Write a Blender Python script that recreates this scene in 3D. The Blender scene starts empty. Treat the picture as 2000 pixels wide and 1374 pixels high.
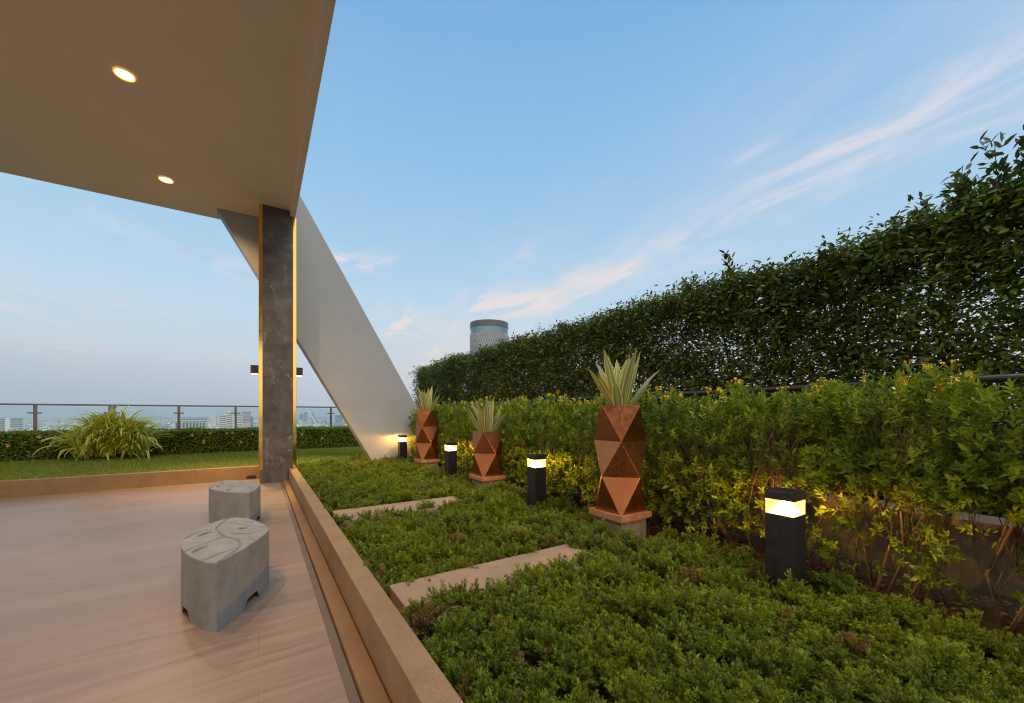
import bpy, bmesh, math, random
import numpy as np
from mathutils import Vector, Matrix

random.seed(7)
RNG = np.random.default_rng(11)
R = math.radians
SC = bpy.context.scene
COL = SC.collection

# ------------------------------------------------------------------ camera
YAW = math.atan(495 / 767.5)
CAM_Z = 1.4
cd = bpy.data.cameras.new('camera')
cd.sensor_width = 36.0
cd.lens = 767.5 / 2000 * 36
cd.shift_y = 123 / 2000
cd.clip_start = 0.05
cd.clip_end = 60000
cam = bpy.data.objects.new('camera', cd)
cam.location = (0, 0, CAM_Z)
cam.rotation_euler = (R(90), 0, -YAW)
COL.objects.link(cam)
SC.camera = cam

# ------------------------------------------------------------------ exposure
SC.view_settings.view_transform = 'Standard'
SC.view_settings.look = 'None'
SC.view_settings.exposure = 0.0
SC.view_settings.gamma = 1.0
SC.cycles.max_bounces = 8
SC.cycles.diffuse_bounces = 4
SC.cycles.glossy_bounces = 3
SC.cycles.transmission_bounces = 6
SC.cycles.transparent_max_bounces = 12
SC.cycles.volume_bounces = 1
SC.cycles.sample_clamp_indirect = 4.0
SC.cycles.filter_width = 1.15

# ------------------------------------------------------------------ node helpers
class NT:
    def __init__(self, tree):
        self.t = tree
        self.n = tree.nodes
        self.l = tree.links
    def add(self, typ, **kw):
        nd = self.n.new(typ)
        for k, v in kw.items():
            setattr(nd, k, v)
        return nd
    def link(self, a, b):
        self.l.new(a, b)
    def put(self, sock, v):
        if isinstance(v, bpy.types.NodeSocket):
            self.l.new(v, sock)
        elif isinstance(v, (tuple, list)) and sock.type == 'RGBA' and len(v) == 3:
            sock.default_value = (*v, 1)
        else:
            sock.default_value = v
    def math(self, op, a, b=None, c=None, clamp=False):
        nd = self.add('ShaderNodeMath', operation=op, use_clamp=clamp)
        self.put(nd.inputs[0], a)
        if b is not None: self.put(nd.inputs[1], b)
        if c is not None: self.put(nd.inputs[2], c)
        return nd.outputs[0]
    def rng(self, v, a, b, c=0.0, d=1.0, smooth=True):
        nd = self.add('ShaderNodeMapRange', interpolation_type='SMOOTHSTEP' if smooth else 'LINEAR')
        self.put(nd.inputs['Value'], v)
        nd.inputs['From Min'].default_value = a; nd.inputs['From Max'].default_value = b
        nd.inputs['To Min'].default_value = c; nd.inputs['To Max'].default_value = d
        return nd.outputs[0]
    def mix(self, f, a, b, blend='MIX'):
        nd = self.add('ShaderNodeMix', data_type='RGBA', blend_type=blend)
        self.put(nd.inputs[0], f); self.put(nd.inputs[6], a); self.put(nd.inputs[7], b)
        return nd.outputs[2]
    def noise(self, vec, scale, detail=4.0, rough=0.55, dist=0.0):
        nd = self.add('ShaderNodeTexNoise')
        if vec is not None: self.l.new(vec, nd.inputs['Vector'])
        nd.inputs['Scale'].default_value = scale; nd.inputs['Detail'].default_value = detail
        nd.inputs['Roughness'].default_value = rough; nd.inputs['Distortion'].default_value = dist
        return nd.outputs['Fac']
    def ramp(self, f, stops):
        nd = self.add('ShaderNodeValToRGB')
        cr = nd.color_ramp
        while len(cr.elements) > 1: cr.elements.remove(cr.elements[-1])
        cr.elements[0].position = stops[0][0]; cr.elements[0].color = (*stops[0][1], 1)
        for p, c in stops[1:]:
            e = cr.elements.new(p); e.color = (*c, 1)
        self.put(nd.inputs[0], f)
        return nd.outputs[0]
    def comb(self, x, y, z):
        nd = self.add('ShaderNodeCombineXYZ')
        self.put(nd.inputs[0], x); self.put(nd.inputs[1], y); self.put(nd.inputs[2], z)
        return nd.outputs[0]

def lin(r, g, b):
    f = lambda v: (v / 255 / 12.92) if v / 255 <= 0.04045 else ((v / 255 + 0.055) / 1.055) ** 2.4
    return (f(r), f(g), f(b))

# ------------------------------------------------------------------ world: dusk sky with thin cirrus
SKY_GAIN = 1.0
W = bpy.data.worlds.new('World')
SC.world = W
W.use_nodes = True
w = NT(W.node_tree)
w.n.clear()
tc = w.add('ShaderNodeTexCoord')
nrm = w.add('ShaderNodeVectorMath', operation='NORMALIZE')
w.link(tc.outputs['Generated'], nrm.inputs[0])
sp = w.add('ShaderNodeSeparateXYZ')
w.link(nrm.outputs[0], sp.inputs[0])
dx, dy, dz = sp.outputs
base = w.ramp(w.math('MAXIMUM', dz, 0.0), [
    (0.0, lin(172, 184, 198)), (0.05, lin(188, 199, 210)), (0.12, lin(198, 213, 224)),
    (0.22, lin(192, 217, 235)), (0.36, lin(170, 208, 236)), (0.52, lin(148, 194, 231)),
    (0.70, lin(128, 178, 224)), (1.0, lin(108, 162, 214))])
# the sky is greyer over the city side (west) and pinker low in the north-east
azl = w.math('ADD', w.math('MULTIPLY', dx, -0.94), w.math('MULTIPLY', dy, 0.34))   # 1 = far left of the photo
low = w.rng(dz, 0.0, 0.30, 1.0, 0.0)
pink = w.math('MULTIPLY', w.math('MULTIPLY', w.rng(azl, -0.15, 0.45, 1.0, 0.0), low), 0.62)
base = w.mix(pink, base, lin(218, 214, 216))
lowl = w.math('MULTIPLY', w.math('MULTIPLY', w.rng(azl, 0.2, 0.9, 0.0, 1.0), w.rng(dz, 0.0, 0.16, 1.0, 0.0)), 0.55)
base = w.mix(lowl, base, lin(150, 170, 188))
# cirrus drawn on a flat cloud deck so that the streaks run together towards the horizon
zz = w.math('MAXIMUM', dz, 0.02)
px = w.math('DIVIDE', dx, zz); py = w.math('DIVIDE', dy, zz)
uu = w.math('SUBTRACT', w.math('MULTIPLY', px, 0.988), w.math('MULTIPLY', py, 0.155))
vv = w.math('ADD', w.math('MULTIPLY', px, 0.155), w.math('MULTIPLY', py, 0.988))
warp = w.noise(w.comb(w.math('MULTIPLY', uu, 0.8), w.math('MULTIPLY', vv, 0.5), 3.1), 1.3, 3.0)
uw = w.math('ADD', uu, w.math('MULTIPLY', w.math('SUBTRACT', warp, 0.5), 0.9))
n1 = w.noise(w.comb(w.math('MULTIPLY', uw, 2.6), w.math('MULTIPLY', vv, 0.55), 0.0), 1.5, 8.0, 0.62, 0.4)
n2 = w.noise(w.comb(w.math('MULTIPLY', uw, 1.1), w.math('MULTIPLY', vv, 0.34), 7.7), 1.2, 4.0, 0.5, 0.2)
band = w.math('MULTIPLY', w.rng(uw, 0.75, 1.45), w.rng(uw, 1.5, 2.5, 1.0, 0.0))
veil = w.math('MULTIPLY', band, w.rng(n1, 0.32, 0.75))
cl = w.math('MULTIPLY', w.rng(n1, 0.46, 0.68), w.rng(n2, 0.38, 0.60))
streak = w.math('MULTIPLY', cl, w.math('ADD', w.math('MULTIPLY', band, 0.9), w.rng(dz, 0.12, 0.42, 0.55, 0.10)))
n3 = w.noise(w.comb(w.math('MULTIPLY', uw, 1.5), w.math('MULTIPLY', vv, 0.62), 4.4), 1.9, 9.0, 0.60, 0.7)
n4 = w.noise(w.comb(w.math('MULTIPLY', uu, 1.0), w.math('MULTIPLY', vv, 0.6), 1.3), 0.9, 2.0)
puff = w.math('MULTIPLY', w.math('MULTIPLY', w.rng(n3, 0.50, 0.72), w.rng(n4, 0.44, 0.62)), w.rng(dz, 0.08, 0.62, 0.9, 0.15))
soft = w.math('MULTIPLY', band, w.rng(n2, 0.30, 0.62))
cov = w.math('ADD', w.math('MULTIPLY', veil, 0.30), w.math('MULTIPLY', streak, 0.50), clamp=True)
cov = w.math('ADD', cov, w.math('MULTIPLY', puff, 0.55), clamp=True)
cov = w.math('ADD', cov, w.math('MULTIPLY', soft, 0.20), clamp=True)
cov = w.math('MULTIPLY', cov, w.rng(dz, 0.03, 0.12))
def wisp(u0, v0, su, sv, amt):
    du = w.math('DIVIDE', w.math('SUBTRACT', uw, u0), su); dv = w.math('DIVIDE', w.math('SUBTRACT', vv, v0), sv)
    q = w.math('ADD', w.math('MULTIPLY', du, du), w.math('MULTIPLY', dv, dv))
    g = w.math('EXPONENT', w.math('MULTIPLY', q, -1.0))
    return w.math('MULTIPLY', w.math('MULTIPLY', g, w.rng(n3, 0.40, 0.62)), amt)
for a_ in [(0.16, 2.74, .30, .15, 1.6), (1.37, 1.0, .06, .10, .75), (1.70, 2.24, .16, .36, 1.1), (0.60, 4.7, .50, .50, 1.4), (1.45, 3.35, .35, .45, 1.3),
           (1.82, 1.42, .13, .40, 1.0), (1.64, .62, .12, .42, .8), (1.10, 2.2, .08, .30, .55), (1.95, .80, .22, .40, .55)]:
    cov = w.math('ADD', cov, wisp(*a_), clamp=True)
ccol = w.ramp(dz, [(0.05, lin(230, 214, 210)), (0.25, lin(242, 226, 220)), (0.5, lin(222, 222, 232)), (0.8, lin(188, 208, 232))])
sky = w.mix(w.math('MULTIPLY', cov, 0.80), base, ccol)
# unseen sky behind the camera brightened as an afterglow to fill the planting
back = w.math('ADD', w.math('MULTIPLY', dx, -0.542), w.math('MULTIPLY', dy, -0.840))
glow = w.rng(back, -0.20, 0.85)
gz = w.math('MULTIPLY', glow, w.rng(dz, -0.05, 0.05))
glowcol = w.ramp(w.math('MAXIMUM', dz, 0.0), [(0.0, (1.5, 1.1, 0.75)), (0.25, (1.4, 1.25, 1.05)), (0.6, (1.1, 1.15, 1.2)), (1.0, (0.5, 0.7, 0.9))])
sky = w.mix(gz, sky, glowcol)
sky = w.mix(w.rng(dz, -0.02, 0.0, 1.0, 0.0), sky, lin(120, 132, 140))
bg = w.add('ShaderNodeBackground')
w.link(sky, bg.inputs['Color'])
bg.inputs['Strength'].default_value = SKY_GAIN
wo = w.add('ShaderNodeOutputWorld')
w.link(bg.outputs[0], wo.inputs['Surface'])

# ------------------------------------------------------------------ sun: the last soft light, from behind the camera on the left
sd = bpy.data.lights.new('sun', 'SUN')
sd.energy = 1.5
sd.angle = R(28)
sd.color = (1.0, 0.90, 0.76)
sun = bpy.data.objects.new('sun', sd)
sun.rotation_euler = (Vector((-0.06, 0.62, -0.78))).to_track_quat('-Z', 'Y').to_euler()
COL.objects.link(sun)

# ------------------------------------------------------------------ object helpers
def tag(o, label=None, cat=None, group=None, kind=None):
    if label: o['label'] = label
    if cat: o['category'] = cat
    if group: o['group'] = group
    if kind: o['kind'] = kind
    return o

def thing(name, label, cat, loc=(0, 0, 0), rz=0.0, group=None):
    o = bpy.data.objects.new(name, None)
    o.empty_display_size = 0.1
    o.location = loc; o.rotation_euler = (0, 0, rz)
    COL.objects.link(o)
    return tag(o, label, cat, group)

def link_mesh(name, me, mat, parent=None):
    if mat is not None and not me.materials:
        me.materials.append(mat)
    o = bpy.data.objects.new(name, me)
    COL.objects.link(o)
    if parent is not None: o.parent = parent
    return o

def obj(name, bm, mat, parent=None, smooth=False):
    me = bpy.data.meshes.new(name)
    bmesh.ops.recalc_face_normals(bm, faces=bm.faces)
    bm.to_mesh(me); bm.free()
    if smooth:
        for p in me.polygons: p.use_smooth = True
    return link_mesh(name, me, mat, parent)

def copy_tree(o, parent=None):
    c = o.copy()
    COL.objects.link(c)
    if parent is not None: c.parent = parent
    for ch in [k for k in bpy.data.objects if k.parent == o]:
        copy_tree(ch, c)
    return c

def add_box(bm, x0, x1, y0, y1, z0, z1, bev=0.0, seg=2):
    g = bmesh.ops.create_cube(bm, size=1.0)
    vs = g['verts']
    for v in vs:
        v.co.x = x0 if v.co.x < 0 else x1
        v.co.y = y0 if v.co.y < 0 else y1
        v.co.z = z0 if v.co.z < 0 else z1
    if bev > 0:
        es = list({e for v in vs for e in v.link_edges})
        bmesh.ops.bevel(bm, geom=es, offset=bev, segments=seg, affect='EDGES', profile=0.5)

def box(x0, x1, y0, y1, z0, z1, bev=0.0, seg=2):
    bm = bmesh.new()
    add_box(bm, x0, x1, y0, y1, z0, z1, bev, seg)
    return bm

def add_cyl(bm, r0, r1, z0, z1, n=32, cx=0, cy=0, caps=True):
    a = [bm.verts.new((cx + r0 * math.cos(2 * math.pi * i / n), cy + r0 * math.sin(2 * math.pi * i / n), z0)) for i in range(n)]
    b = [bm.verts.new((cx + r1 * math.cos(2 * math.pi * i / n), cy + r1 * math.sin(2 * math.pi * i / n), z1)) for i in range(n)]
    for i in range(n):
        bm.faces.new((a[i], a[(i + 1) % n], b[(i + 1) % n], b[i]))
    if caps:
        bm.faces.new(a[::-1]); bm.faces.new(b)

def add_prism(bm, pts, axis_vec):
    """closed prism: polygon pts (3-D, planar) swept by axis_vec"""
    a = [bm.verts.new(p) for p in pts]
    b = [bm.verts.new(Vector(p) + Vector(axis_vec)) for p in pts]
    n = len(pts)
    bm.faces.new(a); bm.faces.new(b[::-1])
    for i in range(n):
        bm.faces.new((a[i], b[i], b[(i + 1) % n], a[(i + 1) % n]))

def add_tube(bm, pts, radii, n=7):
    pts = [Vector(p) for p in pts]
    rings = []
    ref = Vector((0.31, 0.17, 0.93)).normalized()
    for i, p in enumerate(pts):
        d = (pts[min(i + 1, len(pts) - 1)] - pts[max(i - 1, 0)]).normalized()
        a = d.cross(ref)
        if a.length < 1e-3: a = d.cross(Vector((1, 0, 0)))
        a.normalize(); b = d.cross(a)
        rings.append([bm.verts.new(p + (a * math.cos(2 * math.pi * k / n) + b * math.sin(2 * math.pi * k / n)) * radii[i]) for k in range(n)])
    for r0, r1 in zip(rings[:-1], rings[1:]):
        for k in range(n):
            bm.faces.new((r0[k], r0[(k + 1) % n], r1[(k + 1) % n], r1[k]))
    bm.faces.new(rings[0][::-1]); bm.faces.new(rings[-1])

# ---- numpy scatter: many copies of a quad template gathered in ONE mesh
def unit(a):
    return a / np.maximum(np.linalg.norm(a, axis=-1, keepdims=True), 1e-9)

def quads_mesh(name, V, F, tint=None, domain='POINT', smooth=False):
    me = bpy.data.meshes.new(name)
    nv, nf = len(V), len(F)
    me.vertices.add(nv)
    me.vertices.foreach_set('co', np.ascontiguousarray(V, np.float32).ravel())
    me.loops.add(nf * 4)
    me.loops.foreach_set('vertex_index', np.ascontiguousarray(F, np.int32).ravel())
    me.polygons.add(nf)
    me.polygons.foreach_set('loop_start', np.arange(0, nf * 4, 4, dtype=np.int32))
    me.update(calc_edges=True)
    if smooth:
        me.polygons.foreach_set('use_smooth', np.ones(nf, bool))
    if tint is not None:
        at = me.attributes.new('tint', 'FLOAT_COLOR', domain)
        c = np.ones((len(tint), 4), np.float32); c[:, :3] = tint
        at.data.foreach_set('color', c.ravel())
    return me

def scatter(name, TV, TF, P, A, N, S, tint, tvar=None):
    """TV (k,3): x along A, z along N; S (n,) or (n,3); tint (n,3); tvar (k,) multiplies the tint along the template"""
    A = unit(A); B = unit(np.cross(N, A)); C = np.cross(A, B)
    S = np.asarray(S, float)
    if S.ndim == 1: S = np.repeat(S[:, None], 3, 1)
    L = TV[None] * S[:, None, :]
    V = P[:, None, :] + L[..., 0:1] * A[:, None] + L[..., 1:2] * B[:, None] + L[..., 2:3] * C[:, None]
    n, k = len(P), len(TV)
    F = TF[None] + (np.arange(n) * k)[:, None, None]
    T = np.repeat(tint[:, None, :], k, 1)
    if tvar is not None:
        T = T * tvar[None, :, None] if tvar.ndim == 1 else T * tvar[None]
    return quads_mesh(name, V.reshape(-1, 3), F.reshape(-1, 4), T.reshape(-1, 3))

LEAF_V = np.array([[0, 0, 0], [.32, .5, .10], [.70, .40, .06], [1, 0, -.12], [.70, -.40, .06], [.32, -.5, .10]], float)
LEAF_F = np.array([[0, 1, 2, 3], [0, 3, 4, 5]])

def rand_dirs(n):
    return unit(RNG.normal(size=(n, 3)))

def tints(n, cols, jitter=0.18, weights=None):
    c = np.array(cols, float)
    i = RNG.choice(len(c), n, p=weights)
    return c[i] * (1 + RNG.normal(size=(n, 1)) * jitter).clip(0.45, 1.7)

# ------------------------------------------------------------------ materials
def new_mat(name):
    m = bpy.data.materials.new(name)
    m.use_nodes = True
    t = NT(m.node_tree)
    t.n.clear()
    out = t.add('ShaderNodeOutputMaterial')
    p = t.add('ShaderNodeBsdfPrincipled')
    t.link(p.outputs[0], out.inputs['Surface'])
    return m, t, p, out

def coords(t, sx=1, sy=1, sz=1, kind='Object', rot=(0, 0, 0)):
    c = t.add('ShaderNodeTexCoord'); mp = t.add('ShaderNodeMapping')
    mp.inputs['Scale'].default_value = (sx, sy, sz)
    mp.inputs['Rotation'].default_value = rot
    t.link(c.outputs[kind], mp.inputs[0])
    return mp.outputs[0]

def bump(t, p, h, strength, dist=0.01):
    b = t.add('ShaderNodeBump')
    b.inputs['Strength'].default_value = strength; b.inputs['Distance'].default_value = dist
    t.link(h, b.inputs['Height']); t.link(b.outputs[0], p.inputs['Normal'])

def speckled(name, c1, c2, c3, scale=6.0, fine=220.0, rough=0.75, bmp=0.25, metallic=0.0):
    m, t, p, _ = new_mat(name)
    v = coords(t)
    big = t.noise(v, scale, 5.0, 0.6, 0.3)
    sm = t.noise(v, fine, 2.0, 0.5)
    col = t.mix(t.rng(big, 0.3, 0.7), c1, c2)
    col = t.mix(t.math('MULTIPLY', t.rng(sm, 0.52, 0.70), 0.65), col, c3)
    t.link(col, p.inputs['Base Color'])
    p.inputs['Roughness'].default_value = rough; p.inputs['Metallic'].default_value = metallic
    bump(t, p, t.math('ADD', sm, big), bmp, 0.004)
    return m

def plain(name, c, rough=0.5, metallic=0.0, var=0.12, scale=8.0):
    m, t, p, _ = new_mat(name)
    v = coords(t)
    n = t.noise(v, scale, 5.0, 0.6)
    col = t.mix(t.rng(n, 0.25, 0.75), tuple(x * (1 - var) for x in c), tuple(min(1, x * (1 + var)) for x in c))
    t.link(col, p.inputs['Base Color'])
    t.link(t.rng(n, 0.2, 0.8, max(0, rough - 0.06), min(1, rough + 0.08)), p.inputs['Roughness'])
    p.inputs['Metallic'].default_value = metallic
    return m

def leaf_mat(name, rough=0.5, trans=0.35, gain=1.0, tgain=1.3):
    m, t, p, out = new_mat(name)
    a = t.add('ShaderNodeAttribute', attribute_name='tint')
    col = t.mix(1.0, a.outputs['Color'], (gain, gain, gain), 'MULTIPLY')
    t.link(col, p.inputs['Base Color'])
    p.inputs['Roughness'].default_value = rough
    p.inputs['Specular IOR Level'].default_value = 0.4
    tr = t.add('ShaderNodeBsdfTranslucent')
    t.link(t.mix(1.0, col, (tgain * 1.15, tgain, tgain * 0.5), 'MULTIPLY'), tr.inputs['Color'])
    mx = t.add('ShaderNodeMixShader')
    mx.inputs[0].default_value = trans
    t.link(p.outputs[0], mx.inputs[1]); t.link(tr.outputs[0], mx.inputs[2])
    t.link(mx.outputs[0], out.inputs['Surface'])
    return m

def emit_mat(name, c, s):
    m, t, p, out = new_mat(name)
    p.inputs['Base Color'].default_value = (*c, 1)
    p.inputs['Emission Color'].default_value = (*c, 1)
    p.inputs['Emission Strength'].default_value = s
    return m

def deck_mat():
    m, t, p, _ = new_mat('deck_tile')
    v0 = coords(t)
    wob = t.noise(coords(t, 0.5, 0.9, 1), 1.6, 3.0)
    s = t.add('ShaderNodeSeparateXYZ'); t.link(v0, s.inputs[0])
    yw = t.math('ADD', s.outputs[1], t.math('MULTIPLY', wob, 0.22))
    v = t.comb(t.math('MULTIPLY', s.outputs[0], 0.5), t.math('MULTIPLY', yw, 9.0), 0.0)
    g1 = t.noise(v, 1.6, 6.0, 0.62, 0.25)
    v2 = t.comb(t.math('MULTIPLY', s.outputs[0], 0.9), t.math('MULTIPLY', yw, 22.0), 2.0)
    g2 = t.noise(v2, 1.7, 5.0, 0.6)
    # large-format planks laid along X, staggered, with hairline joints
    br = t.add('ShaderNodeTexBrick', offset=0.5, squash=1.0)
    t.link(v0, br.inputs['Vector'])
    br.inputs['Color1'].default_value = (0.3, 0.3, 0.3, 1); br.inputs['Color2'].default_value = (0.75, 0.75, 0.75, 1)
    br.inputs['Mortar'].default_value = (0.5, 0.5, 0.5, 1)
    br.inputs['Scale'].default_value = 1.0; br.inputs['Mortar Size'].default_value = 0.0012
    br.inputs['Brick Width'].default_value = 1.2; br.inputs['Row Height'].default_value = 0.3
    col = t.ramp(t.math('ADD', t.math('MULTIPLY', g1, 0.62), t.math('MULTIPLY', g2, 0.38)),
                 [(0.30, (0.175, 0.123, 0.092)), (0.42, (0.245, 0.177, 0.134)), (0.54, (0.292, 0.214, 0.164)), (0.70, (0.335, 0.250, 0.198))])
    tone = t.mix(1.0, col, br.outputs['Color'], 'SOFT_LIGHT')
    col = t.mix(0.22, col, tone)
    col = t.mix(t.math('MULTIPLY', br.outputs['Fac'], 0.55), col, (0.13, 0.085, 0.06))
    t.link(col, p.inputs['Base Color'])
    t.link(t.rng(g1, 0.3, 0.7, 0.30, 0.46), p.inputs['Roughness'])
    bump(t, p, t.math('SUBTRACT', g1, br.outputs['Fac']), 0.10, 0.003)
    return m

def marble_mat():
    m, t, p, _ = new_mat('dark_marble')
    v = coords(t)
    d = t.noise(v, 1.7, 5.0, 0.6)
    s = t.add('ShaderNodeSeparateXYZ'); t.link(v, s.inputs[0])
    k = t.math('ADD', t.math('ADD', t.math('MULTIPLY', s.outputs[2], 1.5), t.math('MULTIPLY', s.outputs[0], 0.8)), t.math('MULTIPLY', d, 3.2))
    vn = t.noise(t.comb(t.math('MULTIPLY', s.outputs[0], 0.9), t.math('MULTIPLY', s.outputs[1], 0.9), k), 1.1, 5.0, 0.5, 0.6)
    ridge = t.math('ABSOLUTE', t.math('SUBTRACT', vn, 0.5))
    vein = t.rng(ridge, 0.0, 0.012, 1.0, 0.0)
    cloud = t.noise(v, 3.4, 6.0, 0.65, 0.6)
    patch = t.rng(t.noise(v, 1.2, 3.0), 0.36, 0.58)
    col = t.ramp(cloud, [(0.3, (0.046, 0.043, 0.043)), (0.5, (0.080, 0.073, 0.071)), (0.7, (0.130, 0.118, 0.112))])
    col = t.mix(t.math('MULTIPLY', t.math('MULTIPLY', vein, patch), 0.55), col, (0.34, 0.30, 0.26))
    # slab joints
    t.link(col, p.inputs['Base Color'])
    p.inputs['Roughness'].default_value = 0.36
    return m

def copper_mat():
    m, t, p, _ = new_mat('aged_copper')
    v = coords(t)
    a = t.noise(v, 3.2, 5.0, 0.6, 0.5); b = t.noise(v, 26.0, 4.0, 0.6, 0.4)
    col = t.ramp(t.math('ADD', t.math('MULTIPLY', a, 0.7), t.math('MULTIPLY', b, 0.3)),
                 [(0.20, (0.30, 0.108, 0.044)), (0.48, (0.36, 0.140, 0.060)), (0.64, (0.41, 0.168, 0.074)), (0.85, (0.52, 0.26, 0.11))])
    t.link(col, p.inputs['Base Color'])
    p.inputs['Metallic'].default_value = 0.95
    t.link(t.rng(b, 0.3, 0.7, 0.27, 0.42), p.inputs['Roughness'])
    bump(t, p, a, 0.06, 0.01)
    return m

def concrete_mat():
    m, t, p, _ = new_mat('cast_concrete')
    v = coords(t)
    a = t.noise(v, 4.0, 7.0, 0.65, 0.4); b = t.noise(v, 60.0, 4.0, 0.6); s = t.noise(coords(t, 1, 1, 0.8), 11.0, 5.0)
    col = t.ramp(t.math('ADD', t.math('MULTIPLY', a, 0.6), t.math('MULTIPLY', s, 0.4)),
                 [(0.3, (0.175, 0.180, 0.180)), (0.5, (0.245, 0.252, 0.255)), (0.7, (0.305, 0.315, 0.322))])
    col = t.mix(t.math('MULTIPLY', t.rng(b, 0.60, 0.74), 0.5), col, (0.12, 0.115, 0.105))
    col = t.mix(t.math('MULTIPLY', t.rng(b, 0.24, 0.36, 1.0, 0.0), 0.5), col, (0.5, 0.49, 0.46))
    t.link(col, p.inputs['Base Color'])
    p.inputs['Roughness'].default_value = 0.62
    bump(t, p, t.math('ADD', a, t.math('MULTIPLY', b, 0.5)), 0.22, 0.006)
    return m

def glass_mat():
    m, t, p, out = new_mat('railing_glass')
    gl = t.add('ShaderNodeBsdfGlossy'); gl.inputs['Roughness'].default_value = 0.02
    tr = t.add('ShaderNodeBsdfTransparent'); tr.inputs['Color'].default_value = (0.87, 0.92, 0.91, 1)
    fr = t.add('ShaderNodeFresnel'); fr.inputs['IOR'].default_value = 1.35
    mx = t.add('ShaderNodeMixShader')
    t.link(fr.outputs[0], mx.inputs[0]); t.link(tr.outputs[0], mx.inputs[1]); t.link(gl.outputs[0], mx.inputs[2])
    t.link(mx.outputs[0], out.inputs['Surface'])
    return m

def lens_mat():
    m, t, p, out = new_mat('lamp_lens')
    gl = t.add('ShaderNodeBsdfGlossy'); gl.inputs['Roughness'].default_value = 0.15
    tr = t.add('ShaderNodeBsdfTransparent'); tr.inputs['Color'].default_value = (1.0, 0.90, 0.68, 1)
    em = t.add('ShaderNodeEmission'); em.inputs['Color'].default_value = (1.0, 0.62, 0.20, 1); em.inputs['Strength'].default_value = 0.85
    ad = t.add('ShaderNodeAddShader'); t.link(tr.outputs[0], ad.inputs[0]); t.link(em.outputs[0], ad.inputs[1])
    mx = t.add('ShaderNodeMixShader'); mx.inputs[0].default_value = 0.06
    t.link(ad.outputs[0], mx.inputs[1]); t.link(gl.outputs[0], mx.inputs[2])
    t.link(mx.outputs[0], out.inputs['Surface'])
    return m

M = dict(
    deck=deck_mat(),
    strip=speckled('border_tile', (0.13, 0.095, 0.073), (0.17, 0.125, 0.095), (0.09, 0.067, 0.055), 5, 120, 0.5, 0.1),
    ledge=speckled('rubbed_granite', (0.20, 0.114, 0.052), (0.25, 0.146, 0.070), (0.15, 0.085, 0.042), 4, 190, 0.6, 0.15),
    kerb=speckled('washed_granite', (0.245, 0.160, 0.082), (0.305, 0.205, 0.110), (0.12, 0.082, 0.050), 3.5, 130, 0.72, 0.35),
    slab=speckled('sandstone', (0.29, 0.205, 0.145), (0.35, 0.25, 0.178), (0.20, 0.14, 0.10), 5, 170, 0.8, 0.4),
    white=plain('painted_plaster', (0.325, 0.337, 0.355), 0.6, 0.0, 0.05, 1.3),
    soffit=plain('painted_soffit', (0.82, 0.69, 0.56), 0.75, 0.0, 0.03, 1.0),
    marble=marble_mat(),
    gold=plain('polished_brass', (0.86, 0.60, 0.16), 0.10, 1.0, 0.05, 3.0),
    copper=copper_mat(),
    concrete=concrete_mat(),
    black=plain('black_powder_coat', (0.016, 0.016, 0.019), 0.42, 0.0, 0.2, 20),
    bronze=plain('bronze_lamp_body', (0.045, 0.032, 0.028), 0.45, 0.2, 0.2, 20),
    steel=plain('brushed_steel', (0.20, 0.185, 0.18), 0.36, 0.8, 0.1, 12),
    glass=glass_mat(), lens=lens_mat(),
    hot=emit_mat('lit_reflector', (1.0, 0.80, 0.46), 7.0),
    disc=emit_mat('lit_downlight', (1.0, 0.80, 0.44), 16.0),
    wallled=emit_mat('lit_wall_lamp', (1.0, 0.80, 0.45), 6.0),
    trim=emit_mat('glowing_ring', (1.0, 0.52, 0.10), 0.55),  # amber glow put into the ring, standing in for lamp light on it
    coping=speckled('red_stone_coping', (0.30, 0.125, 0.070), (0.40, 0.20, 0.115), (0.22, 0.14, 0.08), 9, 60, 0.6, 0.2),
    plinth=speckled('plinth_tile', (0.17, 0.155, 0.14), (0.24, 0.22, 0.20), (0.12, 0.10, 0.09), 14, 90, 0.7, 0.25),
    soil=speckled('dark_soil', (0.030, 0.022, 0.015), (0.055, 0.038, 0.024), (0.085, 0.055, 0.03), 9, 70, 0.95, 0.9),
    lawn=speckled('lawn_turf', (0.11, 0.165, 0.018), (0.14, 0.20, 0.024), (0.08, 0.125, 0.014), 3, 90, 0.9, 0.6),
    wall=speckled('rendered_wall', (0.12, 0.105, 0.085), (0.17, 0.15, 0.125), (0.08, 0.07, 0.06), 4, 70, 0.85, 0.3),
    bark=speckled('pale_bark', (0.14, 0.085, 0.045), (0.22, 0.145, 0.085), (0.08, 0.05, 0.03), 20, 120, 0.85, 0.5),
    darkbark=speckled('dark_bark', (0.055, 0.036, 0.022), (0.09, 0.06, 0.036), (0.03, 0.02, 0.014), 20, 120, 0.9, 0.5),
    leaf=leaf_mat('glossy_leaf', 0.42, 0.30),
    shrub=leaf_mat('soft_leaf', 0.5, 0.36),
    needle=leaf_mat('juniper_needle', 0.6, 0.14),
    blade=leaf_mat('strap_leaf', 0.45, 0.28),
    petal=plain('yellow_petal', (0.78, 0.55, 0.03), 0.6, 0.0, 0.1, 60),
    orange=plain('apricot_petal', (0.75, 0.40, 0.10), 0.6, 0.0, 0.1, 60),
    litter=leaf_mat('dry_leaf', 0.8, 0.15),
)

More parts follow.
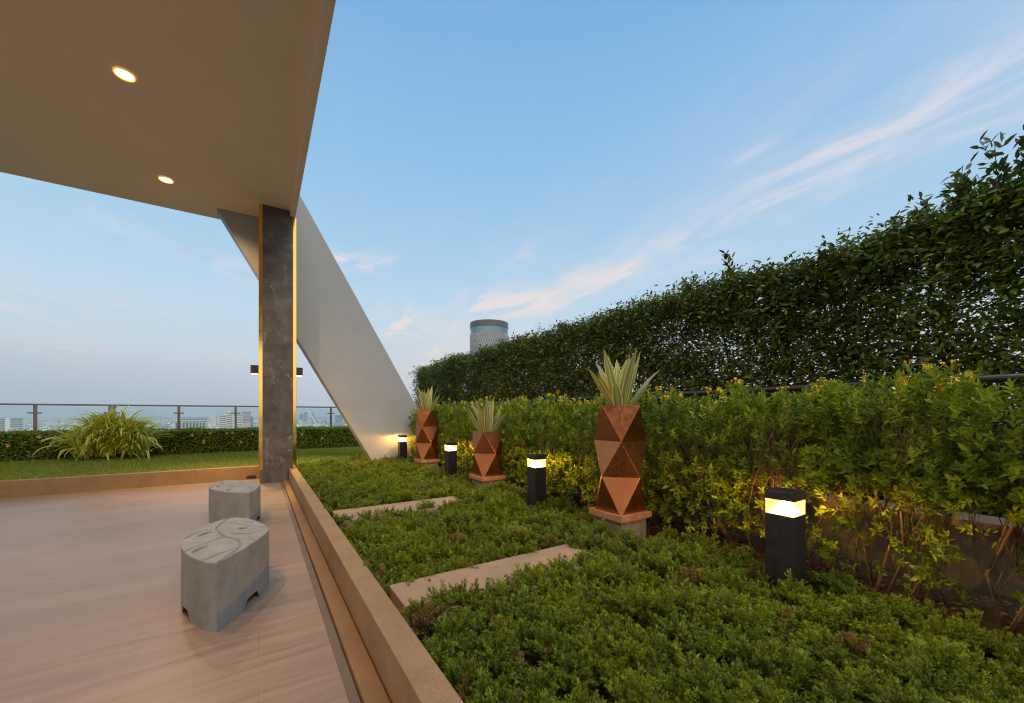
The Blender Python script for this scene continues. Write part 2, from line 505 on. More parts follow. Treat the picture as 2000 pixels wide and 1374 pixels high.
# ------------------------------------------------------------------ setting: city ground, the building we stand on, deck, bed, lawn
CITY_Z = -115.0
bm = bmesh.new()
nseg = 72
ctr = bm.verts.new((0, 0, CITY_Z))
rim = [bm.verts.new((20000 * math.cos(2 * math.pi * i / nseg), 20000 * math.sin(2 * math.pi * i / nseg), CITY_Z)) for i in range(nseg)]
for i in range(nseg): bm.faces.new((ctr, rim[i], rim[(i + 1) % nseg]))
M['city'] = speckled('city_ground', (0.15, 0.16, 0.15), (0.24, 0.25, 0.25), (0.09, 0.12, 0.08), 0.004, 0.03, 0.95, 0.0)
tag(obj('ground', bm, M['city']), kind='structure')

tag(obj('building', box(-14, 6.4, -10, 16.5, CITY_Z, -0.13), M['wall']), 'tall building that carries the roof garden', 'building', kind='structure')
tag(obj('deck', box(-14, 0.37, -10, 10.17, -0.12, 0.0), M['deck']), kind='structure')
tag(obj('deck_border', box(0.371, 0.418, -10, 10.17, -0.12, 0.001), M['strip']), kind='structure')
tag(obj('drain_ledge', box(0.424, 0.527, -10, 9.40, -0.12, 0.034, 0.005), M['ledge']), kind='structure')
tag(obj('soil', box(0.676, 4.29, -10, 10.35, -0.12, 0.15), M['soil']), kind='structure')
tag(obj('lawn', box(-14, 6.4, 10.352, 16.4, -0.12, 0.245), M['lawn']), kind='structure')

bm = box(0.535, 0.675, -10, 9.415, -0.12, 0.275, 0.004)
k = obj('kerb_wall', bm, M['kerb'])
tag(k, 'long low granite kerb running between the tiled deck and the juniper bed', 'kerb', 'granite kerbs round the deck')
k.name = 'garden_kerb'
bm = box(-14, 0.675, 10.172, 10.350, -0.12, 0.275, 0.004)
k = obj('garden_kerb', bm, M['kerb'])
tag(k, 'low granite kerb at the back of the deck holding up the lawn', 'kerb', 'granite kerbs round the deck')

t = thing('drain_outlet', 'small dark drain outlet low in the back kerb beside the column', 'drain', (-0.13, 10.17, 0.03))
obj('frame', box(-0.085, 0.085, -0.014, -0.002, -0.005, 0.055, 0.002), M['bronze'], t)
obj('opening', box(-0.070, 0.070, -0.017, -0.0145, 0.006, 0.044), M['black'], t)

for i, (ya, yb, lab) in enumerate([(2.13, 2.70, 'pale stone slab crossing the juniper beside the nearer concrete seat'),
                                   (4.60, 5.155, 'pale stone slab crossing the juniper at the short copper planter')]):
    o = obj('stone_slab', box(0.745, 2.33, ya, yb, 0.12, 0.24, 0.006), M['slab'])
    tag(o, lab, 'paving slab', 'stone slabs across the juniper bed')

# ------------------------------------------------------------------ canopy roof
SOF = 5.66
t = thing('canopy_roof', 'flat white canopy roof with a lit soffit over the tiled deck', 'roof', (0, 0, SOF))
obj('soffit', box(-14, 0.549, -10, 10.67, 0, 0.9, 0.0), M['soffit'], t)
obj('edge_beam', box(0.550, 0.652, -10, 10.672, -0.115, 0.902, 0.004), M['soffit'], t)

# ------------------------------------------------------------------ leaning slab pillar
t = thing('slanted_pillar', 'huge white parallelogram pillar leaning up from the lawn through the canopy roof', 'pillar', (0, 10.1, 0))
zb, zt = 0.10, 9.0
xl = lambda z: 2.313 - (z - 0.347) / 1.75
xr = lambda z: 0.788 - (z - 6.38) / 1.75
bm = bmesh.new()
add_prism(bm, [(xl(zb), 0, zb), (xr(zb), 0, zb), (xr(zt), 0, zt), (xl(zt), 0, zt)], (0, 0.40, 0))
bmesh.ops.bevel(bm, geom=list(bm.edges), offset=0.008, segments=2, affect='EDGES')
obj('slab_body', bm, M['white'], t)

# ------------------------------------------------------------------ marble column with brass strips and two lamps
t = thing('marble_column', 'dark veined marble column with polished brass corner strips', 'column', (0, 9.42, 0))
CW, CDp = 0.672, 0.66
obj('shaft', box(0.072, 0.604, 0.0, CDp, 0.277, SOF - 0.001, 0.002), M['marble'], t)
obj('base_block', box(0.022, 0.672, -0.012, CDp + 0.012, -0.02, 0.275, 0.003), M['marble'], t)
for xa, xb in ((0.002, 0.0705), (0.6055, CW)):
    obj('brass_strip', box(xa, xb, 0.012, CDp - 0.012, 0.277, SOF - (0.001 if xa < 0.5 else 0.117), 0.003), M['gold'], t)
    obj('joint_trim', box(xa + 0.0005, xb - 0.0005, 0.0105, CDp - 0.0105, 2.905, 2.908), M['bronze'], t)

def wall_lamp(x0, x1, label, lx):
    cx = (x0 + x1) / 2
    t = thing('wall_lamp', label, 'lamp', (cx, 9.76, 2.33), group='down-facing lamps on the marble column')
    hw = (x1 - x0) / 2
    bm = bmesh.new()
    add_box(bm, -hw, hw, -0.075, 0.075, -0.082, 0.09, 0.004)
    obj('body', bm, M['bronze'], t)
    obj('lens', box(-hw + 0.012, hw - 0.012, -0.062, 0.062, -0.092, -0.0825, 0.002), M['wallled'], t)
    l = bpy.data.lights.new('lamp_light', 'SPOT'); l.energy = 260; l.color = (1.0, 0.56, 0.14); l.spot_size = R(120); l.spot_blend = 0.6; l.shadow_soft_size = 0.05
    lo = bpy.data.objects.new('lamp_light', l); lo.parent = t; lo.location = (lx, 0, -0.11)
    COL.objects.link(lo)
wall_lamp(-0.140, 0.0005, 'small dark box lamp on the seat side of the marble column', -0.02)
wall_lamp(0.6735, 0.812, 'small dark box lamp on the garden side of the marble column', 0.02)

# ------------------------------------------------------------------ recessed ceiling lights
def ceiling_light(x, y, label, group='recessed ceiling lights in the canopy'):
    t = thing('ceiling_light', label, 'ceiling light', (x, y, SOF), group=group)
    n = 40
    bm = bmesh.new()
    pro = [(0.084, -0.0025), (0.096, -0.020), (0.101, -0.022), (0.106, -0.016), (0.107, -0.0015)]
    rings = [[bm.verts.new((r * math.cos(2 * math.pi * i / n), r * math.sin(2 * math.pi * i / n), z)) for i in range(n)] for r, z in pro]
    for a, b in zip(rings[:-1], rings[1:]):
        for i in range(n): bm.faces.new((a[i], a[(i + 1) % n], b[(i + 1) % n], b[i]))
    obj('trim_ring', bm, M['trim'], t, True)
    bm = bmesh.new(); add_cyl(bm, 0.083, 0.081, -0.0015, -0.009, n)
    obj('lens', bm, M['disc'], t)
    l = bpy.data.lights.new('lamp_light', 'SPOT'); l.energy = 380; l.color = (1.0, 0.66, 0.34); l.spot_size = R(150); l.spot_blend = 0.45; l.shadow_soft_size = 0.13
    lo = bpy.data.objects.new('lamp_light', l); lo.parent = t; lo.location = (0, 0, -0.034)
    COL.objects.link(lo)
ceiling_light(-1.41, 6.76, 'lit round recessed light in the middle of the canopy soffit')
ceiling_light(-1.41, 9.38, 'lit round recessed light near the far edge of the canopy soffit')
ceiling_light(-1.41, 4.14, 'lit round recessed light above the deck in front of the seats')
ceiling_light(-1.41, 1.52, 'lit round recessed light above the camera end of the deck')

# ------------------------------------------------------------------ concrete seats
OUT = [(-.226, 3.149), (-.31, 3.245), (-.41, 3.455), (-.472, 3.692), (-.483, 3.93), (-.422, 4.19), (-.315, 4.40), (-.20, 4.465),
       (-.085, 4.36), (.02, 4.12), (.068, 3.93), (.064, 3.78), (-.019, 3.541), (-.127, 3.318)]
C0 = np.array([-.20, 3.80])
def catmull(P, m=16):
    P = np.array(P); n = len(P); o = []
    for i in range(n):
        a, b, c, d = P[max(i - 1, 0)] if i else 2 * P[0] - P[1], P[i], P[(i + 1) % n], P[(i + 2) % n] if i < n - 1 else 2 * P[0] - P[n - 1]
        if i == n - 1: d = 2 * P[0] - P[n - 1]
        if i == n - 2: d = P[0]
        for s in np.arange(m) / m:
            o.append(0.5 * (2 * b + (c - a) * s + (2 * a - 5 * b + 4 * c - d) * s ** 2 + (3 * b - a - 3 * c + d) * s ** 3))
    return np.array(o)
def catline(P, m=14):
    P = [np.array(p) for p in P]; P = [2 * P[0] - P[1]] + P + [2 * P[-1] - P[-2]]; o = []
    for i in range(1, len(P) - 2):
        a, b, c, d = P[i - 1:i + 3]
        for s in np.arange(m) / m:
            o.append(0.5 * (2 * b + (c - a) * s + (2 * a - 5 * b + 4 * c - d) * s ** 2 + (3 * b - a - 3 * c + d) * s ** 3))
    o.append(P[-2]); return np.array(o)
def seg_dist(Q, L):
    best = np.full(len(Q), 9.0)
    for a, b in zip(L[:-1], L[1:]):
        d = b - a; tt = np.clip(((Q - a) @ d) / max(d @ d, 1e-9), 0, 1)
        best = np.minimum(best, np.linalg.norm(Q - a - tt[:, None] * d, axis=1))
    return best
GROOVES = [[(-.235, 4.45), (-.275, 4.28), (-.294, 4.09), (-.233, 3.835), (-.14, 3.657), (-.112, 3.46), (-.156, 3.291), (-.221, 3.173)],
           [(-.298, 4.09), (-.36, 4.09), (-.43, 4.02), (-.474, 3.92)],
           [(-.265, 4.29), (-.20, 4.25), (-.12, 4.14), (-.02, 4.01), (.066, 3.93)],
           [(-.145, 3.69), (-.072, 3.643), (-.011, 3.556)],
           [(-.226, 3.80), (-.322, 3.699), (-.398, 3.608), (-.433, 3.54)],
           [(-.128, 3.43), (-.219, 3.363), (-.305, 3.26)],
           [(-.118, 3.41), (-.16, 3.33), (-.20, 3.20)]]
POCKETS = [((-.395, 3.93), (-.325, 4.035), .022, .016), ((-.373, 3.49), (-.328, 3.60), .026, .018), ((-.110, 3.985), (-.106, 4.025), .030, .03),
           ((-.185, 3.868), (-.045, 3.776), .012, .008), ((-.424, 3.757), (-.332, 3.742), .010, .007), ((-.104, 4.196), (-.04, 4.153), .012, .008)]
def seat_mesh():
    H = 0.445
    o = catmull(OUT, 20) - C0
    n = len(o)
    cut = lambda y: 1.0 if abs(y) < .055 else max(0.0, 1 - (abs(y) - .055) / .055)
    zbot = []
    for q in o:
        y = q[1] + C0[1]
        b = max(cut(y - 3.50), cut(y - 4.17)); b = b * b * (3 - 2 * b)
        zbot.append(0.062 * b)
    zbot = np.array(zbot)
    V, F = [], []
    # sides
    lev = [0.0, 0.02, 0.25, 0.5, 0.75, 0.97]
    for li, f in enumerate(lev):
        for i in range(n):
            z = zbot[i] + (H - 0.010 - zbot[i]) * (f / 0.97)
            s = 1.004 if li in (2, 3) else 1.0
            V.append((o[i, 0] * s, o[i, 1] * s, z))
    for li in range(len(lev) - 1):
        for i in range(n):
            j = (i + 1) % n
            F.append((li * n + i, li * n + j, (li + 1) * n + j, (li + 1) * n + i))
    base = (len(lev) - 1) * n
    # worn arris then the carved top in shrinking rings
    rings = [0.996, 0.985] + list(np.linspace(0.972, 0.012, 84))
    zs = [H - 0.003, H]
    for ri, s in enumerate(rings):
        q = o * s
        z = np.full(n, H) if ri else np.full(n, H - 0.003)
        if ri >= 1:
            w_ = q + C0
            dep = np.zeros(n)
            for g in GROOVES:
                d = seg_dist(w_, catline(g))
                dep = np.maximum(dep, 0.012 * np.clip(1.5 - d / 0.0075, 0, 1))
            for a, b, r_, dp in POCKETS:
                a, b = np.array(a), np.array(b); ax = b - a; L = np.linalg.norm(ax); ax /= L
                mid = (a + b) / 2; e = w_ - mid
                u = (e @ ax) / (L / 2 + r_ * 0.5); v = (e @ np.array([-ax[1], ax[0]])) / r_
                rr = np.sqrt(u * u + v * v)
                dep = np.maximum(dep, dp * np.clip((1.12 - rr) / 0.24, 0, 1))
            z = z - dep
        for i in range(n): V.append((q[i, 0], q[i, 1], z[i]))
        nb = len(V) - n
        for i in range(n):
            j = (i + 1) % n
            F.append((base + i, base + j, nb + j, nb + i))
        base = nb
    # underside, inset a little so the arches read as cut-outs
    c1 = len(V)
    for i in range(n): V.append((o[i, 0] * 0.80, o[i, 1] * 0.80, 0.065))
    for i in range(n):
        j = (i + 1) % n
        F.append((j, i, c1 + i, c1 + j))
    me = bpy.data.meshes.new('seat_block')
    me.from_pydata(V, [], F); me.update()
    top = base
    for p in me.polygons: p.use_smooth = False
    return me
sm_ = seat_mesh()
s1 = link_mesh('concrete_seat', sm_, M['concrete'])
s1.location = (C0[0], C0[1], 0.0)
tag(s1, 'leaf shaped concrete seat on the deck showing its carved top and arched foot', 'seat', 'leaf shaped concrete seats')
s2 = s1.copy(); COL.objects.link(s2)
rot = R(15)
A1 = np.array(OUT[0]) - C0
A2 = np.array([math.cos(rot) * A1[0] - math.sin(rot) * A1[1], math.sin(rot) * A1[0] + math.cos(rot) * A1[1]])
s2.location = (-.094 - A2[0], 5.766 - A2[1], 0.0); s2.rotation_euler = (0, 0, rot)
tag(s2, 'leaf shaped concrete seat closest to the marble column, partly hidden by the other seat', 'seat', 'leaf shaped concrete seats')

# ------------------------------------------------------------------ bollard lights
def bollard(x, y, label):
    t = thing('bollard_light', label, 'garden light', (x + .09, y + .09, 0.15), group='black bollard lights along the shrubs')
    z = lambda v: v - 0.15
    obj('post', box(-.088, .088, -.088, .088, z(.10), z(.724), .003), M['black'], t)
    obj('lens', box(-.086, .086, -.086, .086, z(.7245), z(.8235), .001), M['lens'], t)
    bm = bmesh.new()
    lo_, hi_ = [(-.075, -.075), (.075, -.075), (.075, .075), (-.075, .075)], [(-.030, -.030), (.030, -.030), (.030, .030), (-.030, .030)]
    a = [bm.verts.new((p[0], p[1], z(.727))) for p in lo_]; b = [bm.verts.new((p[0], p[1], z(.800))) for p in hi_]
    for i in range(4): bm.faces.new((a[i], a[(i + 1) % 4], b[(i + 1) % 4], b[i]))
    bm.faces.new(b)
    obj('reflector', bm, M['hot'], t)
    cp = obj('cap', box(-.091, .091, -.091, .091, z(.824), z(.882), .004), M['black'], t)
    for sx, sy in ((-.0885, -.03),):
        bm = bmesh.new(); add_cyl(bm, .004, .004, 0, .003, 10)
        bmesh.ops.rotate(bm, verts=bm.verts, cent=(0, 0, 0), matrix=Matrix.Rotation(R(-90), 3, 'Y'))
        bmesh.ops.translate(bm, verts=bm.verts, vec=(sx + .0005, sy, z(.712)))
        obj('screw', bm, M['steel'], t)
    l = bpy.data.lights.new('lamp_light', 'POINT'); l.energy = 125; l.color = (1.0, 0.54, 0.13); l.shadow_soft_size = 0.045
    lo = bpy.data.objects.new('lamp_light', l); lo.parent = t; lo.location = (0, 0, z(.812))
    COL.objects.link(lo)
bollard(2.94, 1.157, 'tallest looking lit black bollard light, among the bare shrub stems')
bollard(2.94, 4.02, 'lit black bollard light between the short planter and the near tall planter')
bollard(2.94, 6.73, 'lit black bollard light between the short planter and the far tall planter')
bollard(2.94, 9.66, 'lit black bollard light standing against the white slanted pillar')

# ------------------------------------------------------------------ copper planters on plinths, with agaves
def antiprism(levels, side=0.37, dz=0.357):
    bm = bmesh.new()
    rr = side / math.sqrt(2)
    rings = []
    for k in range(levels + 1):
        off = math.pi / 4 + (math.pi / 4 if k % 2 else 0)
        z = dz * k
        ring = []
        for i in range(4):
            a = off + i * math.pi / 2
            if k == 0:
                for da in (-0.07, 0.07):
                    ring.append(bm.verts.new((rr * .955 * math.cos(a + da), rr * .955 * math.sin(a + da), z)))
            else:
                ring.append(bm.verts.new((rr * math.cos(a), rr * math.sin(a), z)))
        rings.append(ring)
    for k in range(levels):
        lo, hi = rings[k], rings[k + 1]
        if k == 0:
            for i in range(4):
                v0, v1 = lo[2 * i], lo[2 * i + 1]
                nxt = lo[(2 * i + 2) % 8]
                bm.faces.new((v0, v1, hi[i], hi[(i - 1) % 4]))
                bm.faces.new((v1, nxt, hi[i]))
        else:
            s = 0 if k % 2 == 0 else 1
            for i in range(4):
                if k % 2 == 0:
                    bm.faces.new((lo[i], hi[i], hi[(i - 1) % 4])); bm.faces.new((lo[i], lo[(i + 1) % 4], hi[i]))
                else:
                    bm.faces.new((lo[i], hi[(i + 1) % 4], hi[i])); bm.faces.new((lo[i], lo[(i + 1) % 4], hi[(i + 1) % 4]))
    # folded rim and an inner wall so that the mouth is open
    top = rings[-1]
    inn = [bm.verts.new((v.co.x * .94, v.co.y * .94, v.co.z)) for v in top]
    dn = [bm.verts.new((v.co.x * .90, v.co.y * .90, v.co.z - 0.09)) for v in top]
    for i in range(4):
        j = (i + 1) % 4
        bm.faces.new((top[i], top[j], inn[j], inn[i])); bm.faces.new((inn[i], inn[j], dn[j], dn[i]))
    return bm, [v.co.copy() for v in dn]

def blades(name, specs, strips, nseg, cols, parent=None, mat=None):
    """strap leaves: specs = list of (base, azimuth, lean, length, width, curl, fold, tint_shift); strips = [(v0,v1,col_index)...]"""
    V, F, T = [], [], []
    edges = sorted({s[0] for s in strips} | {s[1] for s in strips})
    ne = len(edges)
    for (b, az, lean, L, wd, curl, fold, sh, tw) in specs:
        start = len(V)
        d = np.array([math.cos(az), math.sin(az)]); p = np.array(b, float); th = lean
        side0 = np.array([-d[1], d[0], 0.0])
        for s in range(nseg + 1):
            f = s / nseg
            dirv = np.array([d[0] * math.sin(th), d[1] * math.sin(th), math.cos(th)])
            nor = np.array([-d[0] * math.cos(th), -d[1] * math.cos(th), math.sin(th)])
            a = tw * f; side = side0 * math.cos(a) + nor * math.sin(a); nn = nor * math.cos(a) - side0 * math.sin(a)
            wf = wd * (0.62 + 0.38 * math.sin(min(1, f / .45) * math.pi / 2)) * (1 if f < .45 else max(0.02, 1 - ((f - .45) / .55) ** 1.7))
            for e in edges:
                V.append(p + side * e * wf + nn * (abs(e) * fold * wf))
            p = p + dirv * (L / nseg); th += curl / nseg * (0.4 + 1.2 * f)
        for s in range(nseg):
            for (e0, e1, ci) in strips:
                i0, i1 = edges.index(e0), edges.index(e1)
                r0, r1 = start + s * ne, start + (s + 1) * ne
                F.append((r0 + i0, r0 + i1, r1 + i1, r1 + i0)); T.append(np.array(cols[ci]) * sh)
    me = quads_mesh(name, np.array(V), np.array(F), np.array(T), 'FACE')
    return link_mesh(name, me, mat or M['blade'], parent)

def agave(x, y, z, seed, label, n=26, L=(0.34, 0.60), extra=()):
    rs = random.Random(seed)
    sp_ = []
    for i in range(n):
        f = i / n
        az = i * 2.399963 + rs.uniform(-.25, .25)
        lean = 0.05 + 0.72 * f ** 1.0 + rs.uniform(-.06, .06)
        ln = L[1] - (L[1] - L[0]) * (abs(f - .35) / .65) + rs.uniform(-.06, .05)
        r0 = 0.02 + 0.085 * f
        sp_.append(((r0 * math.cos(az), r0 * math.sin(az), -0.07), az, lean, ln + .06, rs.uniform(.050, .066), rs.uniform(-.08, .38), rs.uniform(.12, .35), rs.uniform(.82, 1.15), rs.uniform(-.25, .25)))
    for az, lean, ln, sh in extra:
        sp_.append(((0.08 * math.cos(az), 0.08 * math.sin(az), -0.06), az, lean, ln, .036, .3, .3, sh, .2))
    o = blades('agave_plant', sp_, [(-1, -.72, 0), (-.72, -.30, 1), (-.30, .18, 2), (.18, .30, 0), (.30, .72, 1), (.72, 1, 0)], 9,
               [(.68, .61, .25), (.24, .29, .135), (.35, .39, .19)])
    o.location = (x, y, z)
    tag(o, label, 'plant', 'variegated agaves in the copper planters')
    return o

pl_defs = [(2.60, 3, 'near', 'tall three-tier copper planter nearest the bollard among bare stems'),
           (5.40, 2, 'short', 'short two-tier faceted copper planter between two bollard lights'),
           (8.16, 3, 'far', 'tall three-tier copper planter beside the white slanted pillar')]
ag_lab = {'near': 'cream striped agave in the nearest tall copper planter', 'short': 'cream striped agave in the short copper planter',
          'far': 'cream striped agave in the tall planter beside the slanted pillar'}
pn_lab = {'near': 'square tiled plinth under the nearest tall copper planter', 'short': 'square tiled plinth under the short copper planter',
          'far': 'square tiled plinth under the planter beside the slanted pillar'}
for i, (y0, lv, key, lab) in enumerate(pl_defs):
    cx, cy = 2.93 + .225, y0 + .225
    t = thing('plinth', pn_lab[key], 'plinth', (cx, cy, 0.15), group='tiled plinths under the planters')
    obj('pedestal', box(-.185, .185, -.185, .185, -.06, .201, .002), M['plinth'], t)
    obj('coping', box(-.225, .225, -.225, .225, .2015, .2665, .004), M['coping'], t)
    t = thing('copper_planter', lab, 'planter', (cx, cy, 0.418), group='faceted copper planters')
    bm, soilv = antiprism(lv)
    o = obj('shell', bm, M['copper'], t)
    bv = o.modifiers.new('edge', 'BEVEL'); bv.width = 0.003; bv.segments = 2; bv.limit_method = 'ANGLE'; bv.angle_limit = R(12)
    bm = bmesh.new(); bm.faces.new([bm.verts.new(v + Vector((0, 0, .04))) for v in soilv])
    obj('potting_soil', bm, M['soil'], t)
    ex = {'near': [(-.35, .62, .60, 1.0), (3.05, .42, .46, np.array([1.25, .80, .12]))], 'short': [(3.7, .22, .44, np.array([1.25, .80, .12])), (2.6, .5, .55, 1.0)], 'far': [(-.5, .6, .52, 1.0), (2.5, .4, .5, 1.05)]}[key]
    agave(cx, cy, 0.418 + .357 * lv, 5 + 7 * i, ag_lab[key], 14 if key == 'near' else 13, (0.36, 0.64), ex)

# ------------------------------------------------------------------ juniper ground cover (uncountable: one stuff object)
def sprig_template(seed):
    rs = np.random.default_rng(seed)
    V, F, T = [], [], []
    def needle(p, d, nrm_, L, w_, c):
        d = d / np.linalg.norm(d); s = np.cross(nrm_, d); s /= max(np.linalg.norm(s), 1e-6)
        k = len(V)
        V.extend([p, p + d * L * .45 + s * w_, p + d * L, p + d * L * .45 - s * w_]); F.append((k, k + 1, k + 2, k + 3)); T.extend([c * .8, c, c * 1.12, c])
    main = np.array([1, 0, 0.15])
    p0 = np.zeros(3)
    for f in np.linspace(.12, .92, 9):
        base_ = p0 + np.array([f, 0.03 * math.sin(f * 5), .16 * f * f])
        for sgn in (-1, 1):
            L = .34 * (1 - .60 * f) * rs.uniform(.7, 1.25)
            dirb = np.array([.78, sgn * .60, rs.uniform(-.2, .55)]); dirb /= np.linalg.norm(dirb)
            for j, g in enumerate((.15, .55, 1.0)):
                pb = base_ + dirb * L * g * .75
                for q in range(2):
                    dn = dirb + rs.normal(size=3) * .34
                    needle(pb, dn, rs.normal(size=3), L * .72, .019 + .008 * rs.random(), (0.42 + .62 * (0.5 * f + .5 * g)) * np.ones(3))  # tips paler as new growth; the darker base paints shade between sprigs
    for q in range(4):
        needle(p0 + np.array([.85, 0, .13]), np.array([1, 0, .3]) + rs.normal(size=3) * .3, rs.normal(size=3), .26, .035, np.ones(3) * 1.1)
    k = len(V)
    V.extend([np.array([0, .012, 0]), np.array([.9, .006, .14]), np.array([.9, -.006, .14]), np.array([0, -.012, 0])]); F.append((k, k + 1, k + 2, k + 3))
    T.extend([np.array([.9, .55, .5])] * 4)
    return np.array(V), np.array(F), np.array(T)

def smooth_noise(x, y, k, seed):
    rs = np.random.default_rng(seed); s = 0
    for i in range(5):
        a = rs.uniform(0, 6.28); q = k * rs.uniform(.6, 1.6)
        s = s + np.sin(q * (math.cos(a) * x + math.sin(a) * y) + rs.uniform(0, 6.28))
    return s / 5

def juniper():
    step = 0.135
    gx, gy = np.meshgrid(np.arange(.735, 3.42, step), np.arange(-.9, 10.33, step))
    cx = gx.ravel() + RNG.uniform(-.06, .06, gx.size); cy = gy.ravel() + RNG.uniform(-.06, .06, gx.size)
    keep = np.ones(len(cx), bool)
    for ya, yb in ((2.30, 2.68), (4.70, 5.15)):
        keep &= ~((cx > .66) & (cx < 2.34) & (cy > ya) & (cy < yb + .02))
    for y0, lv, _, _ in pl_defs:
        keep &= ~((cx > 2.93) & (cy > y0) & (cy < y0 + .45) & (cx < 3.38))
    for yb in (1.157, 4.02, 6.73, 9.66):
        keep &= ~((cx > 2.91) & (cx < 3.15) & (cy > yb - .02) & (cy < yb + .2))
    # thins out under the shrubs
    keep &= RNG.random(len(cx)) < np.clip((3.55 - cx) / .45 + .12 * smooth_noise(cx, cy, 3, 4), 0.0, 1)
    keep &= ~((cx > 2.6) & (cy < 0.6) & (RNG.random(len(cx)) < .35))
    cx, cy = cx[keep], cy[keep]
    edge = np.clip((cx - .70) / .22, 0, 1)
    for ya, yb in ((2.16, 2.70), (4.62, 5.155)):
        d = np.where((cx < 2.34) & (cy > yb), cy - yb, 9)
        edge = np.minimum(edge, np.clip(.35 + d / .3, 0, 1))
        if ya > 4:
            d2 = np.where((cx < 2.5) & (cy <= ya), ya - cy, 9)
            edge = np.minimum(edge, np.clip(.05 + d2 / .5, 0, 1))
    cz = .17 + .085 * edge + .06 * smooth_noise(cx, cy, 5.5, 1) * edge + .04 * smooth_noise(cx, cy, 14, 2) * (.15 + .85 * edge) + RNG.normal(size=len(cx)) * .022
    for ya, yb in ((2.13, 2.70), (4.60, 5.155)):
        on = (cx < 2.34) & (cy > ya - .04) & (cy < yb)
        cz = np.where(on, np.where(cx * 0 + ya > 4, .245, .258) + RNG.uniform(0, .02, len(cx)), cz)
    pal = np.array([(.215, .310, .018), (.285, .360, .020), (.150, .250, .028), (.155, .235, .050), (.235, .175, .060)])
    patch = smooth_noise(cx, cy, 4.0, 3) + RNG.normal(size=len(cx)) * .35
    ci = np.select([patch > .50, patch > -.05, patch > -.60], [1, 0, 2], 3)
    ci = np.where(RNG.random(len(cx)) < .025, 4, ci)
    ctint = .45 * pal[ci] + .55 * pal[[0, 2, 0, 1, 0]].mean(0) * (1 + .10 * smooth_noise(cx, cy, 2.2, 6))[:, None]
    ctint = np.where((ci == 4)[:, None], pal[4], ctint) * np.array([.86, .84, .68])
    near = np.sqrt(cx ** 2 + cy ** 2)
    per = np.where(near < 3.6, 54, np.where(near < 6, 36, 22))
    idx = np.repeat(np.arange(len(cx)), per)
    n = len(idx)
    az = RNG.uniform(0, 2 * np.pi, n); el = np.arcsin(RNG.uniform(.12, .99, n))
    A = np.stack([np.cos(az) * np.cos(el), np.sin(az) * np.cos(el), np.sin(el)], 1)
    A[:, :2] += .18 * np.stack([smooth_noise(cx, cy, 3, 7), smooth_noise(cx, cy, 3, 8)], 1)[idx]
    # foliage at the kerb and slabs leans back into the bed
    A[:, 0] += .5 * np.clip((.80 - cx[idx]) / .1, 0, 1) * (A[:, 0] < 0)
    off = RNG.uniform(.0, .045, n)
    P = np.stack([cx[idx] + np.cos(az) * off, cy[idx] + np.sin(az) * off, cz[idx] - .035 + RNG.uniform(-.06, .02, n)], 1)
    S = RNG.uniform(.052, .108, n) * np.where(near[idx] > 5, 1.12, 1.0)
    S[RNG.random(n) < .02] *= 1.5
    dry = RNG.random(n) < .022
    T = ctint[idx] * (1 + RNG.normal(size=(n, 1)) * .16).clip(.5, 1.6)
    T[dry] = np.array([.20, .13, .075]) * RNG.uniform(.6, 1.5, (dry.sum(), 1))
    N = rand_dirs(n) * .5 + np.array([0, 0, 1.0])
    Vs, Fs, Ts, base_ = [], [], [], 0
    which = RNG.integers(0, 5, n)
    for k in range(5):
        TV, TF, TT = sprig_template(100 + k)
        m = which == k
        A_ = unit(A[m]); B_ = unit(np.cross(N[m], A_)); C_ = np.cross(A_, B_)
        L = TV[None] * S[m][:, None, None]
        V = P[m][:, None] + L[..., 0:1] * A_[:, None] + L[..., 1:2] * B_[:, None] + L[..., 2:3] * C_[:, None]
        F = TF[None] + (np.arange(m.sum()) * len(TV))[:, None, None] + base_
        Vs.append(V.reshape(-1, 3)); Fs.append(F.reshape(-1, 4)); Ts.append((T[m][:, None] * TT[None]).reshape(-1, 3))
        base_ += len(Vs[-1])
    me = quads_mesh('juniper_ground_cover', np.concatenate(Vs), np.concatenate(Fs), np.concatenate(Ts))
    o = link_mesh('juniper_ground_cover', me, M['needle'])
    tag(o, 'dense low juniper covering the planting bed beside the deck', 'ground cover', kind='stuff')
juniper()

# ------------------------------------------------------------------ dry leaf litter under the shrubs
n = 3800
P = np.stack([RNG.uniform(2.75, 4.25, n), RNG.uniform(-.6, 9.8, n), RNG.uniform(.152, .175, n)], 1)
A = rand_dirs(n); A[:, 2] *= .25
o = link_mesh('leaf_litter', scatter('leaf_litter', LEAF_V, LEAF_F, P, A, rand_dirs(n) * .5 + [0, 0, 1], np.stack([RNG.uniform(.03, .06, n), RNG.uniform(.014, .026, n), RNG.uniform(.02, .04, n)], 1),
                                     tints(n, [(.16, .085, .035), (.22, .12, .045), (.10, .055, .025), (.28, .17, .07)], .2)), M['litter'])
tag(o, 'dry fallen leaves lying on the soil under the shrubs', 'leaf litter', kind='stuff')

# ------------------------------------------------------------------ lawn grass blades
n = 90000
TVg = np.array([[0, -.5, 0], [0, .5, 0], [.6, .3, .04], [1, 0, .16]]); TFg = np.array([[0, 1, 2, 3]])
P = np.stack([RNG.uniform(-9, 4.5, n), 10.36 + 4.5 * RNG.random(n), np.full(n, .243)], 1)
A = np.stack([RNG.normal(size=n) * .35, RNG.normal(size=n) * .35, np.ones(n)], 1)
T = tints(n, [(.19, .275, .026), (.23, .31, .030), (.15, .23, .022), (.27, .28, .05)], .16)
o = link_mesh('grass', scatter('grass', TVg, TFg, P, A, rand_dirs(n), np.stack([RNG.uniform(.03, .055, n), np.full(n, .010), RNG.uniform(.03, .055, n)], 1), T), M['needle'])
tag(o, 'short mown grass of the lawn behind the deck', 'grass', kind='stuff')

